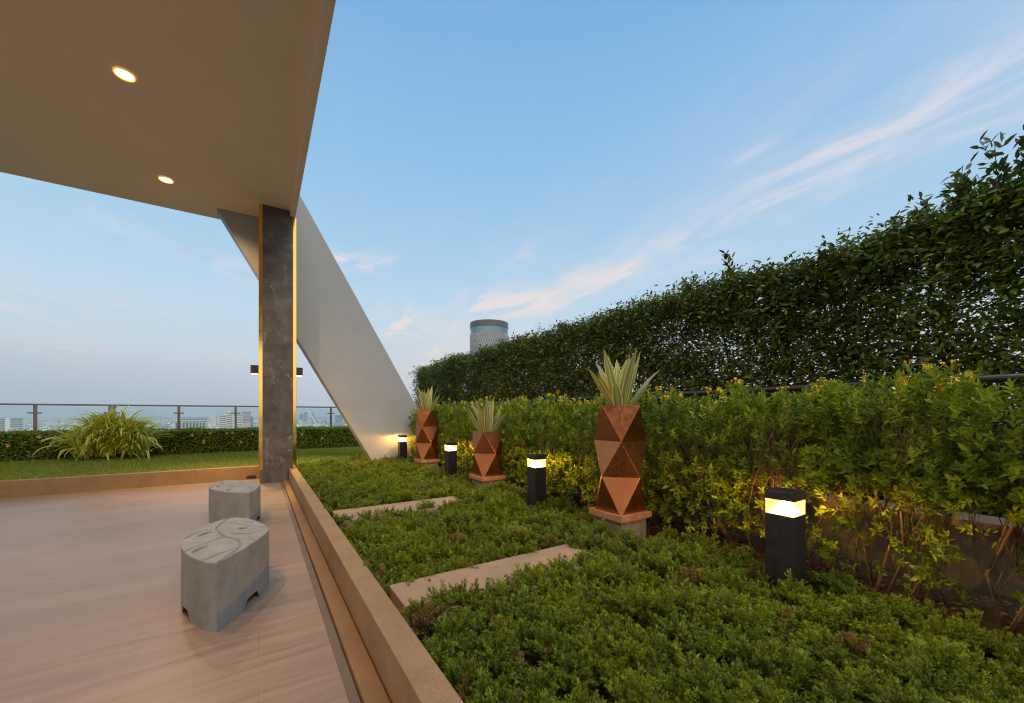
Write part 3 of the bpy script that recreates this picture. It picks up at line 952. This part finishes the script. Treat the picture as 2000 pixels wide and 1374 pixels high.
# ------------------------------------------------------------------ low wall and pipe rail behind the shrubs
t = thing('low_wall', 'low rendered wall with a flat coping behind the bare shrub stems', 'wall', (4.3, 0, 0))
obj('wall_body', box(0, .26, -4, 14.2, -.12, .585), M['wall'], t)
obj('coping', box(-.02, .28, -4, 14.2, .587, .645, .006), M['slab'], t)
t = thing('pipe_rail', 'black pipe handrail running along the foot of the tall hedge', 'handrail', (4.46, 0, .645))
bm = bmesh.new(); add_tube(bm, [(0, -4, 1.015), (0, 14.2, 1.015)], [.03, .03], 14)
obj('rail', bm, M['black'], t, True)
for yy in np.arange(-2.74, 14, 2.0):
    bm = bmesh.new(); add_box(bm, -.022, .022, yy - .022, yy + .022, .01, .987); add_box(bm, -.05, .05, yy - .05, yy + .05, .001, .012)
    obj('post', bm, M['black'], t)

# ------------------------------------------------------------------ tall clipped hedge
def tall_hedge():
    t = thing('hedge', 'tall dark clipped hedge forming a leafy wall along the terrace edge', 'hedge', (5.1, 6, .1))
    org = np.array([5.1, 6, .1])
    top = lambda y: 3.12 + .10 * smooth_noise(y, y * 0, 2.3, 21) + .08 * smooth_noise(y, y * 0, 6.5, 22) + .22 * np.clip((1.15 - y) / .6, 0, 1)
    # leaf clusters
    def cluster(m, ya, yb, lsc, per):
        y = RNG.uniform(ya, yb, m); zt = top(y)
        z = .55 + (zt - .55) * RNG.beta(1.0, 1.0, m)
        x = 5.12 + RNG.normal(size=m) * .15 + .04 * smooth_noise(y, z, 4, 23)
        gap = smooth_noise(y, z * 1.3, 5.5, 24) + .6 * smooth_noise(y, z, 13, 25)
        dens = np.clip(.66 + .30 * gap + .60 * np.clip((z - 2.5) / .5, 0, 1) + .55 * np.clip((1.35 - z) / .3, 0, 1), .20, 1)
        dens = np.where(y < 1.4, np.maximum(dens, .55), dens)
        kp = RNG.random(m) < dens
        c = np.stack([x, y, z], 1)[kp]
        idx = np.repeat(np.arange(len(c)), per); n = len(idx)
        off = RNG.normal(size=(n, 3)) * .055
        P = c[idx] + off
        out = np.sign(RNG.random(n) - .32) * -1.0
        A = unit(np.stack([out * RNG.uniform(.1, 1, n), RNG.normal(size=n) * .75, RNG.normal(size=n) * .45 - .15], 1))
        N = unit(rand_dirs(n) * .8 + np.stack([-np.ones(n) * .3, np.zeros(n), np.ones(n) * .9], 1))
        L = RNG.uniform(.75, 1.25, n) * lsc
        ctint = tints(len(c), [(.100, .135, .019), (.068, .102, .019), (.150, .195, .024), (.170, .152, .036)], .15, [.42, .28, .2, .10])[idx]
        lit_tint = np.clip((1.6 - P[:, 1]) / 2.4, 0, 1)[:, None]  # leaf colour brightened towards the near end, painting in light there
        T = ctint * (1 + RNG.normal(size=(n, 1)) * .2).clip(.5, 1.6) * (1 + lit_tint * np.array([.7, .9, .3]))
        return P, A, N, np.stack([L, L * .40, L * .5], 1), T
    parts = [cluster(16500, -1.4, 3.2, .064, 9), cluster(16500, 3.2, 8.0, .064, 8), cluster(13500, 8.0, 14.3, .074, 7)]
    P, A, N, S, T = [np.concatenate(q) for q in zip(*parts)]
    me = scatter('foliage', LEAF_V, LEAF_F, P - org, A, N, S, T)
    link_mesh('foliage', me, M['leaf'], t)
    # trunks
    rs = random.Random(3)
    for yy in np.arange(-1.0, 14.2, .62):
        yy += rs.uniform(-.12, .12); x = 5.12 + rs.uniform(-.06, .06)
        bm = bmesh.new()
        pts = [(x, yy, .05)]
        for zz in (.6, 1.2, 1.8, 2.4, 2.85):
            pts.append((x + rs.uniform(-.05, .05), yy + rs.uniform(-.07, .07), zz))
        add_tube(bm, [Vector(p) - Vector(org) for p in pts], [.024, .021, .018, .014, .010, .005], 7)
        for q in range(7):
            k = rs.randint(1, 4); b = Vector(pts[k]); e = b + Vector((rs.uniform(-.2, .2), rs.uniform(-.4, .4), rs.uniform(.15, .45)))
            add_tube(bm, [b - Vector(org), (b + e) / 2 + Vector((0, 0, .03)) - Vector(org), e - Vector(org)], [.008, .006, .003], 5)
        obj('trunk', bm, M['darkbark'], t, True)
    # unclipped shoots standing above the top
    sh = [(.90, 3.05, .42, .2), (1.05, 3.08, .34, .3), (.68, 3.05, .50, .1), (.38, 3.05, .62, .25), (.48, 3.05, .58, -.15), (.80, 3.05, .36, -.1), (1.2, 3.05, .26, .2), (.52, 3.02, .62, -.3), (.30, 3.05, .55, .1), (.75, 3.02, .38, -.35), (.15, 3.05, .7, -.1), (.98, 3.0, .30, -.4), (.60, 3.05, .45, .2), (.42, 3.02, .5, -.5), (2.66, 3.12, .42, .05), (2.74, 3.12, .28, -.2), (2.58, 3.1, .2, .25),
          (4.55, 3.1, .22, .1), (5.9, 3.1, .25, 0), (1.75, 3.1, .16, .1), (7.6, 3.1, .2, .1), (9.4, 3.1, .2, .1), (3.6, 3.1, .18, -.1), (6.9, 3.1, .15, .1)]
    for i, (yy, zz, L, lean) in enumerate(sh):
        x = 5.05 + rs.uniform(-.12, .1)
        base_ = np.array([x, yy, zz - .25]); d = unit(np.array([rs.uniform(-.35, .1), -lean * -1.0 if False else lean, 1.0]))
        pts = [base_ + d * L * f * 1.3 + np.array([0, .05 * math.sin(4 * f), -.06 * f * f]) for f in (0, .35, .7, 1.0)]
        bm = bmesh.new(); add_tube(bm, [Vector(p - org) for p in pts], [.006, .005, .0035, .002], 5)
        s = obj('shoot', bm, M['darkbark'], t)
        m = int(60 * L / .4) + 10
        f = RNG.uniform(.2, 1, m)
        P = base_ + d * (L * f * 1.3)[:, None] + RNG.normal(size=(m, 3)) * .03
        A = unit(rand_dirs(m) + d * .8); Lf = RNG.uniform(.055, .095, m)
        me = scatter('leaves', LEAF_V, LEAF_F, P - org, A, rand_dirs(m) + [0, 0, 1], np.stack([Lf, Lf * .4, Lf * .5], 1), tints(m, [(.075, .125, .025), (.055, .095, .02), (.10, .11, .04)], .2))
        link_mesh('foliage', me, M['leaf'], s)
tall_hedge()

# ------------------------------------------------------------------ yellow-flowered shrubs
def flower_mesh():
    bm = bmesh.new()
    rs = random.Random(2)
    for q in range(6):
        c = Vector((rs.uniform(-.026, .026), rs.uniform(-.026, .026), rs.uniform(-.012, .035)))
        tilt = Matrix.Rotation(rs.uniform(-.7, .7), 3, 'X') @ Matrix.Rotation(rs.uniform(-.7, .7), 3, 'Y')
        for k in range(5):
            a = k * 2 * math.pi / 5 + rs.uniform(-.15, .15)
            r_ = .015
            pts = [(0.002, 0, 0), (.55 * r_, .30 * r_, .003), (r_, .10 * r_, .001), (r_, -.10 * r_, .001), (.55 * r_, -.30 * r_, .003)]
            rz = Matrix.Rotation(a, 3, 'Z')
            bm.faces.new([bm.verts.new(c + tilt @ (rz @ Vector(p))) for p in pts])
        add_tube(bm, [Vector((0, 0, -.05)), c], [.0015, .001], 4)
    me = bpy.data.meshes.new('flower'); bm.to_mesh(me); bm.free(); me.materials.append(M['petal'])
    return me
FLOWER = flower_mesh()

def shrub(cx, cy, hw, hy, zlo, ztop, ncl, nfl, seed, label, low=0, stems=5, tone=1.0):
    rs = random.Random(seed); g = np.random.default_rng(seed)
    t = thing('flowering_shrub', label, 'shrub', (cx, cy, .15), group='yellow flowered shrubs behind the planters')
    ncl = int(ncl * 2.6); low = int(low * 2.0)
    org = np.array([cx, cy, .15])
    # rosettes: mostly in the outer shell of a rounded block
    u = unit(g.normal(size=(ncl, 3))); r_ = g.random(ncl) ** .38
    e = np.abs(u) ** .62 * np.sign(u); e /= np.maximum(1e-6, np.abs(e).max(1, keepdims=True)) ** .5
    C = np.stack([cx + e[:, 0] * hw * r_, cy + e[:, 1] * hy * r_, (zlo + ztop) / 2 + e[:, 2] * (ztop - zlo) / 2 * r_], 1)
    C[:, 2] += (.05 + .10 * smooth_noise(C[:, 0], C[:, 1], 7, seed)) * (C[:, 2] > ztop - .3)
    if low:
        lo_c = np.stack([cx + g.uniform(-hw, hw * .3, low), cy + g.uniform(-hy, hy, low), g.uniform(.3, zlo + .1, low)], 1)
        C = np.concatenate([C, lo_c])
    ax = unit(np.stack([C[:, 0] - cx, (C[:, 1] - cy), (C[:, 2] - zlo) * .9 + .25], 1) + g.normal(size=C.shape) * .28)
    per = 10
    idx = np.repeat(np.arange(len(C)), per); n = len(idx)
    k = np.tile(np.arange(per), len(C))
    a = k * 2.39996 + np.repeat(g.uniform(0, 6, len(C)), per)
    X = ax[idx]; s1_ = unit(np.cross(X, np.array([.3, .2, .9]))); s2_ = np.cross(X, s1_)
    open_ = .35 + .85 * (1 - k / per)
    rad = s1_ * np.cos(a)[:, None] + s2_ * np.sin(a)[:, None]
    A = X * np.cos(open_)[:, None] + rad * np.sin(open_)[:, None] + g.normal(size=(n, 3)) * .12 - np.array([0, 0, .10])
    P = C[idx] + X * ((k / per - 1) * .075)[:, None]
    L = g.uniform(.034, .060, n)
    N = X + g.normal(size=(n, 3)) * .2
    pal = np.array([(.215, .300, .018), (.160, .240, .018), (.285, .355, .022), (.125, .200, .022)])
    T = (pal[g.integers(0, 4, len(C))][idx]) * (1 + g.normal(size=(n, 1)) * .16).clip(.6, 1.5) * tone
    link_mesh('foliage', scatter('foliage', LEAF_V, LEAF_F, P - org, A, N, np.stack([L, L * .40, L * .45], 1), T), M['shrub'], t)
    # stems with their forks; every fork ends in a rosette
    for q in range(stems):
        b = Vector((cx + rs.uniform(-.22, .22), cy + rs.uniform(-.28, .28), .13))
        topz = zlo + (ztop - zlo) * rs.uniform(.45, .7)
        e_ = Vector((b.x + rs.uniform(-.30, .30), b.y + rs.uniform(-.36, .36), topz))
        m1 = b.lerp(e_, .3) + Vector((rs.uniform(-.12, .12), rs.uniform(-.15, .15), 0)); m2 = b.lerp(e_, .65) + Vector((rs.uniform(-.06, .06), rs.uniform(-.08, .08), 0))
        P_ = [b, m1, m2, e_]
        rb = rs.uniform(.006, .0115) if q < 5 else rs.uniform(.0035, .0055)
        bm = bmesh.new()
        add_tube(bm, [p - Vector(org) for p in P_], [rb * 1.5, rb, rb * .8, rb * .5], 7)
        near_ = sorted(range(len(C)), key=lambda i: (C[i][0] - e_.x) ** 2 + (C[i][1] - e_.y) ** 2 + .4 * (C[i][2] - e_.z) ** 2 + rs.random() * .15)[:16]
        for i in near_:
            c = Vector(C[i]); f = rs.uniform(.25, 1.0)
            s0 = P_[1].lerp(P_[2], f / .5 - .5) if f < .75 else P_[2].lerp(P_[3], (f - .75) * 4)
            if s0.z > c.z - .02: s0 = P_[0].lerp(P_[1], rs.uniform(.4, 1.0))
            mid = s0.lerp(c, .5) + Vector((rs.uniform(-.03, .03), rs.uniform(-.03, .03), rs.uniform(-.03, .02)))
            add_tube(bm, [s0 - Vector(org), mid - Vector(org), c - Vector(org)], [rb * .42, rb * .3, .002], 5)
        obj('stem', bm, M['bark'], t, True)
    # flowers on upper rosettes and a few lower ones
    order = sorted(range(ncl), key=lambda i: -(C[i][2] + .35 * (cx - C[i][0]) + rs.random() * .45))
    for i in order[:nfl]:
        f = bpy.data.objects.new('flower', FLOWER); COL.objects.link(f); f.parent = t
        f.location = Vector(C[i] + ax[i] * .03) - Vector(org) + Vector((0, 0, .015)); f.rotation_euler = (rs.uniform(-.4, .4), rs.uniform(-.4, .4), rs.uniform(0, 6))
        s = rs.uniform(.55, .95); f.scale = (s, s, s)

SH = [  # cx, cy, half x, half y, z low, z top, rosettes, flowers, low rosettes, stems, label
    (3.62, 9.55, .42, .55, .30, 1.52, 330, 7, 0, 4, 'flowering shrub at the end of the row beside the white slanted pillar'),
    (3.74, 8.62, .44, .60, .28, 1.62, 340, 10, 0, 4, 'dense flowering shrub behind the far tall copper planter'),
    (3.74, 7.62, .46, .62, .28, 1.64, 360, 12, 0, 4, 'dense flowering shrub behind the third bollard light from the camera'),
    (3.74, 6.62, .46, .62, .28, 1.64, 380, 13, 0, 4, 'dense yellow dotted shrub between the third bollard light and the short planter'),
    (3.74, 5.62, .46, .62, .28, 1.63, 400, 15, 0, 4, 'dense yellow dotted shrub behind the short copper planter'),
    (3.72, 4.66, .46, .60, .28, 1.62, 420, 16, 0, 4, 'dense shrub lit yellow behind the second bollard light from the camera'),
    (3.74, 3.78, .46, .58, .30, 1.62, 430, 18, 0, 5, 'leafy flowering shrub between the second bollard light and the near planter'),
    (3.78, 2.95, .46, .55, .36, 1.62, 400, 18, 20, 5, 'leafy flowering shrub directly behind the near tall planter'),
    (3.78, 2.20, .44, .48, .62, 1.57, 330, 16, 44, 10, 'leggy flowering shrub between the near planter and the nearest bollard light'),
    (3.80, 1.52, .46, .46, .80, 1.58, 300, 15, 40, 12, 'leggy flowering shrub behind the nearest bollard light with bare lit stems'),
    (3.72, .92, .46, .42, .86, 1.62, 290, 13, 36, 13, 'leggy shrub just past the nearest bollard light with twisted pale stems'),
    (3.66, .36, .46, .40, .84, 1.62, 280, 9, 32, 13, 'shadowed leggy shrub at the end of the row away from the pillar'),
    (3.66, -.30, .44, .42, .7, 1.6, 240, 5, 10, 5, 'shadowed shrub in the row just beyond the last leggy one'),
]
for i, (a, b, c, d, e, f, g_, h_, lo_, st, lab) in enumerate(SH):
    shrub(a, b, c, d, e, f, g_, h_, 40 + i, lab, lo_, st)

# ------------------------------------------------------------------ low box hedge, grass clump and glass railing at the far edge
def box_hedge():
    t = thing('box_hedge', 'low clipped box hedge dotted with apricot flowers in front of the glass railing', 'hedge', (0, 15.1, .25))
    x0, x1, y0, y1, z0, z1 = -9.5, 5.0, -.45, .45, 0.0, .70
    bm = bmesh.new(); add_box(bm, x0 + .05, x1 - .05, y0 + .07, y1 - .07, .0, z1 - .05)
    obj('dark_core', bm, plain('hedge_dark_fill', (.014, .018, .008), .9, 0, .3, 10), t)  # added solid dark box, filling the hedge's shaded inside against see-through
    n = 30000
    f = RNG.random(n)
    x = RNG.uniform(x0, x1, n)
    y = np.where(f < .55, y0 + np.abs(RNG.normal(size=n)) * .05, RNG.uniform(y0, y1, n))
    z = np.where(f < .55, RNG.uniform(z0 + .02, z1, n), z1 - np.abs(RNG.normal(size=n)) * .05)
    bulge = .035 * smooth_noise(x, z * 2, 6, 31) + .02 * smooth_noise(x, z * 3, 17, 32)
    y = y + np.where(f < .55, bulge, 0); z = z + np.where(f >= .55, bulge, 0)
    out = np.where((f < .55)[:, None], np.array([[0, -1, .3]]), np.array([[0, -.1, 1]]))
    A = unit(rand_dirs(n) + out * .8)
    L = RNG.uniform(.045, .07, n)
    T = tints(n, [(.165, .235, .018), (.200, .275, .020), (.125, .190, .018)], .2)
    link_mesh('foliage', scatter('foliage', LEAF_V, LEAF_F, np.stack([x, y, z], 1), A, rand_dirs(n) + out, np.stack([L, L * .5, L * .5], 1), T), M['leaf'], t)
    bm = bmesh.new()
    for k in range(3):
        a = k * 2.1
        for j in range(5):
            b = j * 1.257 + a; c = Vector((.03 * math.cos(a), 0, .03 * math.sin(a)))
            bm.faces.new([bm.verts.new(c + Vector(p)) for p in ((0, -.02, 0), (.022 * math.cos(b), -.03, .022 * math.sin(b)), (.026 * math.cos(b + .5), -.034, .026 * math.sin(b + .5)), (.022 * math.cos(b + 1), -.03, .022 * math.sin(b + 1)))])
    me = bpy.data.meshes.new('flower'); bm.to_mesh(me); bm.free(); me.materials.append(M['orange'])
    rs = random.Random(9)
    for fx, fz in [(-3.95, .28), (-1.62, .55), (-1.35, .38), (-1.36, .32), (-1.20, .60), (-.80, .60), (-.66, .60), (-.16, .55), (-2.35, .5), (-4.6, .6), (1.2, .5), (1.8, .35), (-.45, .30), (-5.1, .4)]:
        o = bpy.data.objects.new('flower', me); COL.objects.link(o); o.parent = t
        o.location = (fx, y0 - .02, fz); o.rotation_euler = (0, rs.uniform(0, 6), 0); s = rs.uniform(.6, .95); o.scale = (s, s, s)
box_hedge()

def grass_clump():
    rs = random.Random(17)
    sp_ = []
    for i in range(880):
        bx, by = max(-.62, min(.62, rs.gauss(0, .33))), rs.uniform(-.30, .30)
        az2 = rs.uniform(0, 2 * math.pi)
        if rs.random() < .5: az2 = math.atan2(math.sin(az2), math.cos(az2) + bx * 1.6)
        if rs.random() < .35: az2 = rs.gauss(-1.57, .7)
        lean = abs(rs.gauss(.35, .28)) + .25 * abs(bx)
        L = rs.uniform(.66, 1.10) * (1.0 - .18 * abs(bx))
        sp_.append(((bx, by, rs.uniform(.05, .72) * (1 - .6 * min(1, abs(bx)))), az2, lean, L, rs.uniform(.023, .040), rs.uniform(1.2, 2.8), rs.uniform(.1, .5), rs.uniform(.75, 1.2), rs.uniform(-.6, .6)))
    o = blades('grass_clump', sp_, [(-1, -.45, 0), (-.45, .45, 1), (.45, 1, 0)], 9, [(.74, .74, .17), (.34, .43, .05)])
    o.location = (-3.16, 14.18, .25)
    tag(o, 'big arching clump of yellow striped grass in front of the box hedge', 'ornamental grass')
grass_clump()

def railing(xs, x0, x1, label, ends):
    t = thing('glass_railing', label, 'railing', (0, 16.2, .245), group='glass railings along the terrace edge')
    zt = 1.455
    obj('handrail', box(x0, x1, -.03, .03, zt - .05, zt, .004), M['steel'], t)
    for x in xs:
        p = obj('post', box(x - .034, x + .034, -.03, .03, -.1, zt - .0505, .003), M['steel'], t)
        for zz in (1.20, .35):
            obj('clamp', box(x - .13, x + .13, -.045, -.0305, zz - .02, zz + .02, .003), M['steel'], p)
    px_ = list(xs)
    for a, b in zip(px_[:-1], px_[1:]):
        obj('glass_panel', box(a + .045, b - .045, -.041, -.031, .12, zt - .075), M['glass'], t)
S_ = 1.475
railing([-3.69 - S_ * k for k in (4, 3, 2, 1, 0)], -9.65, -3.656, 'glass railing section that ends behind the striped grass clump', 1)
railing([-3.60 + S_ * k for k in range(7)], -3.634, 5.3, 'glass railing section that passes behind the marble column', 0)

# ------------------------------------------------------------------ the far city
f_px, HZ = 767.5, 810.0
def far_point(x, D):
    r = (x - 1000) * D / f_px
    return (r * math.cos(YAW) + D * math.sin(YAW), -r * math.sin(YAW) + D * math.cos(YAW))
CM = {}
def cmat(c, rough=0.8):
    if c not in CM: CM[c] = plain('city_wall', c, rough, 0, .10, .05)
    return CM[c]
M['cwin'] = plain('city_window', (.10, .13, .17), .25, 0, .2, .05)
M['croof'] = plain('city_roof', (.30, .29, .29), .9, 0, .2, .05)

def tower_block(name, x0, x1, ytop, D, c, label, bands=0, fins=0, crown=0, depth=None, group=None):
    X, Y = far_point((x0 + x1) / 2, D)
    wd = (x1 - x0) * D / f_px; zt = CAM_Z - (ytop - HZ) / f_px * D
    dp = depth or wd * .6
    t = thing(name, label, 'building', (X, Y, CITY_Z), -math.atan2(X, Y), group)
    Hh = zt - CITY_Z
    obj('wall', box(-wd / 2, wd / 2, 0, dp, 0, Hh), cmat(c), t)
    obj('roof', box(-wd / 2 - .6, wd / 2 + .6, -.6, dp + .6, Hh + .05, Hh + 1.6), M['croof'], t)
    if crown: obj('plant_room', box(-wd * .22, wd * .22, dp * .2, dp * .7, Hh + 1.62, Hh + crown), cmat(c), t)
    for k in range(bands):
        z = Hh - (k + .72) * (Hh * .62 / max(1, bands)); hh = Hh * .62 / max(1, bands) * .42
        obj('window', box(-wd * .44, wd * .44, -.5, -.05, z, z + hh), M['cwin'], t)
    for k in range(fins):
        a = -wd / 2 + wd * (k + .22) / fins
        obj('window', box(a, a + wd / fins * .56, -.6, -.05, Hh * .25, Hh * .97), M['cwin'], t)
    return t
tower_block('office_block', -14, 11, 818.5, 2100, (.52, .50, .46), 'pale slab block in the city nearest the frame edge, beside a white core', 6)
tower_block('office_block', 11.5, 18, 817, 2080, (.80, .78, .72), 'narrow white core tower between two pale slab blocks in the city', 0)
tower_block('office_block', 18.5, 40, 817.5, 2100, (.52, .51, .46), 'pale slab block in the city just before the first railing post', 6)
tower_block('office_block', 349, 395, 824.5, 1500, (.50, .50, .50), 'grey city block with tall dark window bays below the railing', 0, 9)
tower_block('office_block', 350, 402, 816.5, 2300, (.56, .58, .58), 'pale wide city block rising behind the one with dark bays', 4)
tower_block('hotel_tower', 428.5, 441, 812, 2000, (.80, .74, .62), 'stepped cream city tower with the lowest shoulder', 7)
tower_block('hotel_tower', 441.5, 453, 807, 2030, (.82, .77, .66), 'tallest cream tower of the stepped city group', 8, 0, 10)
tower_block('hotel_tower', 458.5, 472, 811, 2000, (.80, .75, .64), 'cream city tower behind the railing post close to the marble column', 8)
tower_block('office_tower', 473.5, 489, 804.5, 3000, (.62, .40, .40), 'pink city tower close to the marble column', 8)
tower_block('office_tower', 489.5, 494, 814.5, 2500, (.20, .24, .28), 'slim dark city tower beside the pink one', 4)
tower_block('office_tower', 585, 592, 809.5, 4200, (.26, .34, .42), 'dark blue city tower seen just past the column', 4)
tower_block('office_tower', 593.5, 600, 806, 3800, (.40, .46, .52), 'tall blue grey city tower second from the column', 5)
tower_block('office_tower', 655, 669, 811.5, 3800, (.28, .36, .44), 'dark blue city block low behind the last railing post by the pillar', 4)
bm = bmesh.new()
Xa, Ya = far_point(600.5, 2500); Xb, Yb = far_point(626, 2500)
add_tube(bm, [(0, 0, CAM_Z + 12 / f_px * 2500 - CITY_Z), (Xb - Xa, Yb - Ya, 0)], [2.2, 2.6], 8)  # added tilted white tube, a thin pale line past the column
o = obj('leaning_bar', bm, plain('bar_paint', (.85, .80, .70), .5))
o.location = (Xa, Ya, CITY_Z)
tag(o, 'thin white leaning mast in the far city seen past the column', 'bar')
rs = random.Random(5)
cols = [(.62, .60, .56), (.50, .50, .50), (.40, .43, .46), (.68, .64, .56), (.34, .36, .38), (.56, .48, .42)]
for i in range(95):
    x = rs.uniform(-20, 700)
    D = rs.choice([rs.uniform(1900, 3200), rs.uniform(3200, 6000), rs.uniform(6000, 11000)])
    X, Y = far_point(x, D)
    wd = rs.uniform(18, 55); hh = rs.uniform(22, 60) + (rs.uniform(20, 80) if D > 3500 and rs.random() < .45 else 0)
    bm = bmesh.new(); add_box(bm, -wd / 2, wd / 2, 0, wd * .7, 0, hh); add_box(bm, -wd * .2, wd * .2, wd * .2, wd * .5, hh + .05, hh + rs.uniform(3, 7))
    for k in range(4):
        z = hh * (.2 + .19 * k); add_box(bm, -wd * .45, wd * .45, -.7, -.1, z, z + hh * .05)
    o = obj('city_building', bm, cmat(rs.choice(cols)))
    o.location = (X, Y, CITY_Z); o.rotation_euler = (0, 0, -math.atan2(X, Y) + rs.uniform(-.5, .5))
    tag(o, 'small pale block in the hazy city beyond the glass railing', 'building', 'far city blocks')
# roofs of the low-rise quarter: thousands of houses that read as one mass
n = 5200
xx = RNG.uniform(-60, 760, n); DD = 1500 + 8500 * RNG.random(n) ** 1.6
r_ = (xx - 1000) * DD / f_px
ox, oy = r_ * math.cos(YAW) + DD * math.sin(YAW), -r_ * math.sin(YAW) + DD * math.cos(YAW)
TVb = np.array([[sx, sy, sz] for sz in (0, 1) for sx, sy in ((-.5, -.5), (.5, -.5), (.5, .5), (-.5, .5))], float)
TFb = np.array([[0, 1, 5, 4], [1, 2, 6, 5], [2, 3, 7, 6], [3, 0, 4, 7], [4, 5, 6, 7]])
an = RNG.uniform(0, 6.28, n)
me = scatter('low_rise_quarter', TVb, TFb, np.stack([ox, oy, np.full(n, CITY_Z)], 1), np.stack([np.cos(an), np.sin(an), an * 0], 1), np.tile([0, 0, 1.0], (n, 1)),
             np.stack([RNG.uniform(10, 46, n), RNG.uniform(9, 26, n), RNG.uniform(6, 20, n)], 1), tints(n, [(.75, .74, .72), (.58, .56, .54), (.30, .34, .26), (.80, .76, .70), (.42, .46, .52), (.20, .25, .15)], .2))
mm, tt, pp, _ = new_mat('low_rise_wall')
a_ = tt.add('ShaderNodeAttribute', attribute_name='tint'); tt.link(a_.outputs['Color'], pp.inputs['Base Color']); pp.inputs['Roughness'].default_value = .9
tag(link_mesh('low_rise_quarter', me, mm), 'low roofs of the city spread out below the terrace', 'city houses', kind='stuff')

# ------------------------------------------------------------------ round tower behind the hedge
def round_tower():
    D = 420; X, Y = far_point(955.5, D)
    Rr = 37.3 * D / f_px; zt = CAM_Z + 177 / f_px * D
    t = thing('round_tower', 'round glass tower with a dark crown rising behind the hedge', 'tower', (X, Y, CITY_Z))
    Hh = zt - CITY_Z
    n = 96
    bm = bmesh.new(); add_cyl(bm, Rr, Rr, 0, Hh - 12, n)
    obj('drum', bm, plain('tower_glass_low', (.14, .17, .22), .2, .5, .15, .2), t, False)
    bm = bmesh.new(); add_cyl(bm, Rr * .985, Rr * .985, Hh - 12, Hh - 6.4, n)
    obj('glass_band', bm, plain('tower_glass_band', (.12, .23, .28), .1, .6, .1, .1), t)
    bm = bmesh.new(); add_cyl(bm, Rr * 1.0, Rr * 1.0, Hh - 6.3, Hh, n)
    obj('crown', bm, plain('tower_crown', (.075, .075, .09), .4, 0, .1, .1), t)
    # pale lattice of crossing ribs over the drum
    bm = bmesh.new()
    for k in range(72):
        for sg in (-1, 1):
            pts = []
            for q in range(10):
                a = 2 * math.pi * k / 72 + sg * q * .05; z = Hh - 12.2 - q * 5.0
                pts.append((Rr * 1.006 * math.cos(a), Rr * 1.006 * math.sin(a), z))
            add_tube(bm, pts, [.13] * 10, 4)
    obj('lattice', bm, plain('tower_ribs', (.58, .55, .54), .6, 0, .05, .2), t)
round_tower()

# ------------------------------------------------------------------ haze over the city
HAZE = 9.0e-5
if HAZE:
    o = obj('haze', box(-14000, 14000, -3000, 14000, CITY_Z - 1, 112.0), None)
    m = bpy.data.materials.new('haze_air'); m.use_nodes = True
    t = NT(m.node_tree); t.n.clear()
    out = t.add('ShaderNodeOutputMaterial'); v = t.add('ShaderNodeVolumePrincipled')
    v.inputs['Color'].default_value = (.80, .90, 1.0, 1); v.inputs['Density'].default_value = HAZE; v.inputs['Anisotropy'].default_value = 0.0
    t.link(v.outputs[0], out.inputs['Volume'])
    o.data.materials.append(m)
    tag(o, 'pale blue air over the distant city', 'haze', kind='stuff')
